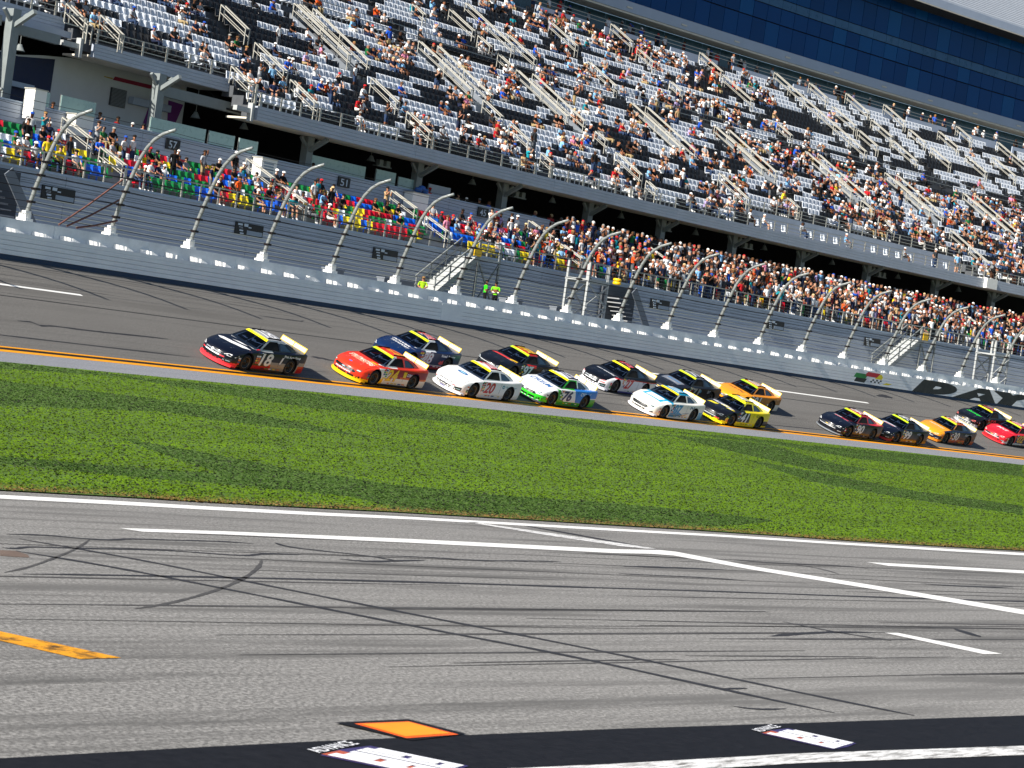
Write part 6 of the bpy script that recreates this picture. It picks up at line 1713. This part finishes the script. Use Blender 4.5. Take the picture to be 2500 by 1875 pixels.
def outfit(shirt=None, cap=None, pants=None, shorts=None):
    s = shirt or pick(SHIRTS); c = cap or pick(CAPS); p = pants or pick(PANTS)
    sh = bool(rng.random() < .30) if shorts is None else shorts
    sk = np.array(lin(SKINS[rng.integers(0, 7)])) * rng.uniform(.42, .68)
    hair = np.array(lin(HAIRS[rng.integers(0, 5)]))
    T = np.zeros((9, 3)); T[0] = np.array(lin(SHIRTS[s][0])) * rng.uniform(.7, 1.15); T[1] = lin(PANTS[p][0]); T[2] = sk; T[3] = sk; T[4] = sk if sh else T[1]; T[5] = lin('#1a1a1c') if rng.random() < .5 else lin('#d0d0d0')
    T[6] = lin(CAPS[c][0]) if CAPS[c][0] else hair; T[7] = T[6] if CAPS[c][0] else hair; T[8] = (.02, .02, .025)
    return dict(shirt=s, cap=c, pants=p, shorts=sh, T=T)
M['cloth'] = attr_mat("clothing_and_skin", 0.85)
def person_arrays(pose, of, lod):
    V, F, code = BASE[pose][lod]
    if of['cap'] == 'no cap':      # hair instead of the brim
        V = V.copy(); V[-4:] = V[-4:].mean(0)
    return V, F, of['T'][code]
_pm = {}
def person_mesh(pose, of, name="person"):
    V, F, C = person_arrays(pose, of, 0)
    me = bpy.data.meshes.new(name); me.from_pydata(V.tolist(), [], F)
    at = me.attributes.new("Col", 'FLOAT_COLOR', 'CORNER')
    lt = [len(f) for f in F]; cc = np.repeat(C, lt, axis=0)
    at.data.foreach_set("color", np.concatenate([cc, np.ones((len(cc), 1))], 1).astype(np.float32).ravel())
    me.polygons.foreach_set("use_smooth", [True] * len(F)); me.materials.append(M['cloth']); me.update()
    return me
CROWD = []     # dict(p, rz, pose, of, zone, row, s)
taken = []
def put(s, d, h, pose, of, zone, row, jit=.25):
    CROWD.append(dict(p=P(s, d, h), rz=-s / R0 + float(rng.normal(0, jit)) + .12, pose=pose, of=of, zone=zone, row=row, s=s))
    taken.append((s, d))
def free(s, d, r=.40): return all(abs(s - a) > r or abs(d - c) > .6 for a, c in taken)
# people one can pick out in the photograph
for s, d, h, pose, kw, row in ((-13.75, 84.9, 9.55, 'stand', dict(shirt='pink', cap='no cap', pants='denim', shorts=False), 1), (-39.5, 87.5, 10.8, 'stand_phone', dict(shirt='light grey', cap='no cap', pants='grey'), 4), (-38.5, 88.0, 11.1, 'sit', dict(shirt='green', cap='black cap', pants='khaki'), 5),
        (-37.95, 88.0, 11.1, 'sit_lean', dict(shirt='black', cap='no cap', pants='black'), 5), (-32.2, 87.0, 10.5, 'stand_cheer', dict(shirt='light grey', cap='no cap', pants='khaki', shorts=True), 4), (-35.3, 86.1, 10.1, 'stand', dict(shirt='black', cap='black cap', pants='black'), 3),
        (-31.95, 84.5, 9.4, 'stand_hips', dict(shirt='orange', cap='no cap', pants='black', shorts=True), 1), (-17.1, 86.6, 10.3, 'sit', dict(shirt='black', cap='no cap', pants='black'), 3), (-16.3, 86.6, 10.3, 'sit_lean', dict(shirt='black', cap='no cap', pants='denim'), 3), (-18.2, 86.6, 10.3, 'sit', dict(shirt='black', cap='no cap', pants='khaki'), 3),
        (27.8, 84.4, 9.4, 'stand_hips', dict(shirt='orange', cap='no cap', pants='black', shorts=True), 1), (47.8, 84.4, 9.4, 'stand', dict(shirt='green', cap='white cap', pants='khaki'), 1), (8.9, 86.6, 10.3, 'stand_phone', dict(shirt='teal', cap='blue cap', pants='denim'), 3), (-5.4, 86.7, 10.4, 'stand', dict(shirt='white', cap='white cap', pants='denim'), 3),
        (-44.6, 84.6, 9.35, 'sit_lean', dict(shirt='yellow', cap='no cap', pants='black'), 1)):
    put(s, d, h, pose, outfit(**kw), 'bowl', row, .15)
for s, pose, kw in ((-36.4, 'stand_phone', dict(shirt='navy', cap='no cap', pants='denim')), (-35.1, 'stand', dict(shirt='red', cap='no cap', pants='white')), (-34.0, 'stand_cross', dict(shirt='lilac', cap='white cap', pants='denim')), (-33.2, 'stand', dict(shirt='white', cap='black cap', pants='khaki')), (-39.7, 'stand_hips', dict(shirt='black', cap='no cap', pants='black')), (-38.7, 'stand_phone', dict(shirt='dark grey', cap='black cap', pants='denim')), (-41.3, 'stand', dict(shirt='blue', cap='grey cap', pants='denim')), (3.6, 'stand_cross', dict(shirt='red', cap='tan hat', pants='denim')), (4.7, 'stand', dict(shirt='black', cap='no cap', pants='black')), (1.9, 'stand', dict(shirt='pale blue', cap='tan hat', pants='navy')), (-19.5, 'stand_hips', dict(shirt='black', cap='no cap', pants='black')),
        (-8.8, 'stand', dict(shirt='red', cap='red cap', pants='black')), (-6.0, 'stand', dict(shirt='tan', cap='black cap', pants='denim')), (-5.2, 'stand_cross', dict(shirt='dark grey', cap='white cap', pants='denim')), (-3.9, 'stand', dict(shirt='black', cap='grey cap', pants='denim')), (-2.9, 'stand', dict(shirt='blue', cap='no cap', pants='denim'))):
    put(s, 90.75, 11.55, pose, outfit(**kw), 'back', 0, .2)
# the bowl: sparse at the near end, packed from the stair on
for k in range(1, 7):
    d, h = LR[k - 1]
    s = -50.0
    while s < 72:
        s += .53
        den = np.interp(s, [-50, -44, -36, -33, -30, -26, -22, -18, -12, -8, -4, 0, 40, 72], [.30, .30, .20, .34, .42, .34, .10, .06, .12, .42, .64, .80, .88, .85])
        if rng.random() > den or not free(s, d + .4) or min(abs(s - a) for a in AIS_L) < .5: continue
        if k == 6:
            if rng.random() > .35 or s < -5: continue
        if not inview(P(s, d, h), .05): continue
        st = rng.random() < np.interp(s, [-50, -10, 0, 72], [.22, .25, .60, .72])
        if st: put(s + float(rng.normal(0, .06)), d + .22, h, ['stand', 'stand', 'stand_phone', 'stand_cross', 'stand_hips', 'stand_cheer'][rng.choice(6, p=[.3, .2, .2, .14, .11, .05])], outfit(), 'bowl', k)
        else: put(s, d + .36, h, ['sit', 'sit_lean', 'sit_arm'][rng.choice(3, p=[.45, .35, .2])], outfit(), 'bowl', k)
s = BW1 + .6
while s < 74:
    if rng.random() < .85 and free(s, 90.5) and inview(P(s, 90.7, 13), .05): put(s, 90.45 + rng.uniform(0, .5), 11.56, ['stand', 'stand_phone', 'stand_cross', 'stand_hips'][rng.integers(0, 4)], outfit(), 'back', 0)
    if rng.random() < .8 and inview(P(s, 89.2, 12), .05): put(s + .2, 89.2, 11.5, ['stand', 'stand_phone', 'stand_hips'][rng.integers(0, 3)], outfit(), 'rear', 0)
    s += .56
# the upper deck: clusters of a few seats
ST_ = {}
ur = np.random.default_rng(23)
for q in USEAT:
    ST_.setdefault(q[2], []).append(q)
ctr = []
for i in range(260): ctr.append((ur.uniform(-45, 105), int(ur.integers(0, 31)), ur.uniform(.8, 3.2)))
for k, lst in ST_.items():
    lst.sort(key=lambda q: q[1]); prev = False
    for q in lst:
        s = q[1]; d = rd(k)
        base = .16
        if k < 3: base = .22
        if s > 40 and d < 103: base = .29
        elif s > 25 and d < 100: base = .22
        if d > 104 and s > 55: base = .06
        elif d > 112 and 10 < s < 60: base = .27
        cl_ = .5 + .5 * math.sin(s * .55 + k * 1.9) * math.sin(s * .23 - k * .8 + 1.2)
        pr = base * (.35 + 1.3 * cl_) + (.22 if prev else -.05)
        prev = ur.random() < pr
        if prev:
            h = rh(k); st = ur.random() < .07
            put(s, d + (.25 if st else .36), h, ['stand', 'stand_phone'][ur.integers(0, 2)] if st else ['sit', 'sit_lean', 'sit_arm'][ur.choice(3, p=[.45, .37, .18])], outfit(), 'deck', k)
s = 14.0
while s < 108:
    s += ur.uniform(.5, 1.6)
    if ur.random() < .7 and inview(P(s, 118, 33), .04): put(s, 117.9 + ur.uniform(0, 1.4), 32.05, 'stand', outfit(), 'walk', 0)
for s in (28, 33, 39, 47.3, 51.5, 54.8):
    put(s, 90.5, 15.4, 'stand' if s > 50 else 'sit', outfit(), 'platform', 0)
CROWD.sort(key=lambda c: dist(c['p']))
ORD = ['first', 'second', 'third', 'fourth', 'fifth', 'sixth', 'seventh', 'eighth', 'ninth', 'tenth', 'eleventh', 'twelfth', 'thirteenth', 'fourteenth', 'fifteenth', 'sixteenth', 'seventeenth', 'eighteenth', 'nineteenth', 'twentieth', 'outermost', 'outermost', 'outermost']
ROWW = {1: 'front row', 2: 'second row', 3: 'third row', 4: 'fourth row', 5: 'fifth row', 6: 'last row'}
seen = set()
VERB = {'sit': 'seated', 'sit_lean': 'leaning forward', 'sit_arm': 'seated arm raised', 'stand': 'standing', 'stand_phone': 'standing hands lifted', 'stand_cheer': 'standing arm raised', 'stand_cross': 'standing arms folded', 'stand_hips': 'standing hands on hips'}
def person_label(c):
    of = c['of']; i = int(round((c['s'] + 57.39) / 5.3295))
    pi_ = min(max(i - 1, 0), 21)
    legs = of['pants'] + (' shorts' if of['shorts'] else ' trousers')
    w = {'bowl': 'lower ' + ROWW.get(c['row'], ''), 'back': 'concourse rail', 'rear': 'rear rail', 'deck': 'upper deck', 'platform': 'upper platform', 'walk': 'top walkway'}[c['zone']]
    hat = '' if of['cap'] == 'no cap' else ', ' + of['cap']
    if c['zone'] == 'deck': w = 'upper ' + ORD[min(c['row'], 20)] + ' row'
    return "%s, %s shirt%s, %s, by %s fence post" % (VERB[c['pose']], of['shirt'], hat, w, ORD[pi_])
NIND = 296
for n_, c in enumerate(CROWD[:NIND]):
    lab = person_label(c); t = 0
    while lab in seen and t < 40:
        c['of'] = outfit(shirt=c['of']['shirt'] if t < 12 else None); lab = person_label(c); t += 1
    seen.add(lab)
    o = link("person", person_mesh(c['pose'], c['of']))
    o.location = c['p']; o.rotation_euler = (0, 0, c['rz']); sc_ = float(rng.uniform(.94, 1.06)); o.scale = (sc_, sc_, sc_)
    tag(o, lab, "person", "spectators in the grandstands")
# the rest of the crowd reads as one mass
VV = []; LI = []; LT = []; CC = []; nb = 0
for c in CROWD[NIND:]:
    V, F, C = person_arrays(c['pose'], c['of'], 1)
    cs, sn = math.cos(c['rz']), math.sin(c['rz']); k = rng.uniform(.93, 1.06)
    VV.append(np.stack([V[:, 0] * cs - V[:, 1] * sn, V[:, 0] * sn + V[:, 1] * cs, V[:, 2]], 1) * k + np.array(c['p']))
    lt = [len(f) for f in F]; LT += lt; LI.append(np.concatenate([np.array(f) for f in F]) + nb); nb += len(V)
    CC.append(np.repeat(C, lt, axis=0))
VV = np.concatenate(VV); LI = np.concatenate(LI); CC = np.concatenate(CC); LT = np.array(LT)
me = bpy.data.meshes.new("crowd")
me.vertices.add(len(VV)); me.vertices.foreach_set("co", VV.astype(np.float32).ravel())
me.loops.add(len(LI)); me.loops.foreach_set("vertex_index", LI.astype(np.int32))
me.polygons.add(len(LT)); me.polygons.foreach_set("loop_start", np.concatenate([[0], np.cumsum(LT)[:-1]]).astype(np.int32))
me.polygons.foreach_set("use_smooth", np.ones(len(LT), bool))
me.update(calc_edges=True)
at = me.attributes.new("Col", 'FLOAT_COLOR', 'CORNER')
at.data.foreach_set("color", np.concatenate([CC, np.ones((len(CC), 1))], 1).astype(np.float32).ravel())
me.materials.append(M['cloth'])
o = link("crowd", me); o['kind'] = 'stuff'; o['label'] = "spectators filling the rest of the upper and lower stands"
# two marshals in lime vests between the fence and the stand
for s, d, lab, vest in ((-14.2, 81.0, "track marshal in a green lime vest, nearer the steel stair, facing the other marshal", '#2fd21c'), (-13.0, 81.2, "track marshal in a lime and yellow vest and dark cap, away from the stair", '#7be01c')):
    of = outfit(shirt='black', cap='black cap', pants='black', shorts=True); of['T'][0] = lin(vest)
    o = link("person", person_mesh('stand_cross', of)); o.location = P(s, d, 6.15); o.rotation_euler = (0, 0, -s / R0 + (.9 if s < -13.5 else -.9)); tag(o, lab, "person", "marshals behind the fence")
    v = MB(); v.box(-.20, .20, -.145, -.138, 1.08, 1.14); link("reflective_band", v.mesh("reflective_band", M['white_box']), o)
of = outfit(shirt='yellow', cap='no cap', pants='black'); of['T'][0] = lin('#a8d820')
o = link("person", person_mesh('sit_lean', of)); o.location = P(-19.2, 81.6, 6.15); o.rotation_euler = (0, 0, -.8); tag(o, "person crouching in a lime jacket at the foot of the nearer steel stair", "person", "marshals behind the fence")
of = outfit(shirt='dark grey', cap='no cap', pants='denim', shorts=False)
o = link("person", person_mesh('stand', of)); o.location = P(-3.7, 81.4, 8.99); o.rotation_euler = (0, 0, .3); tag(o, "photographer in dark clothes standing on the halfway scaffold tower", "person")
print("people", len(CROWD), "tris", len(LT))
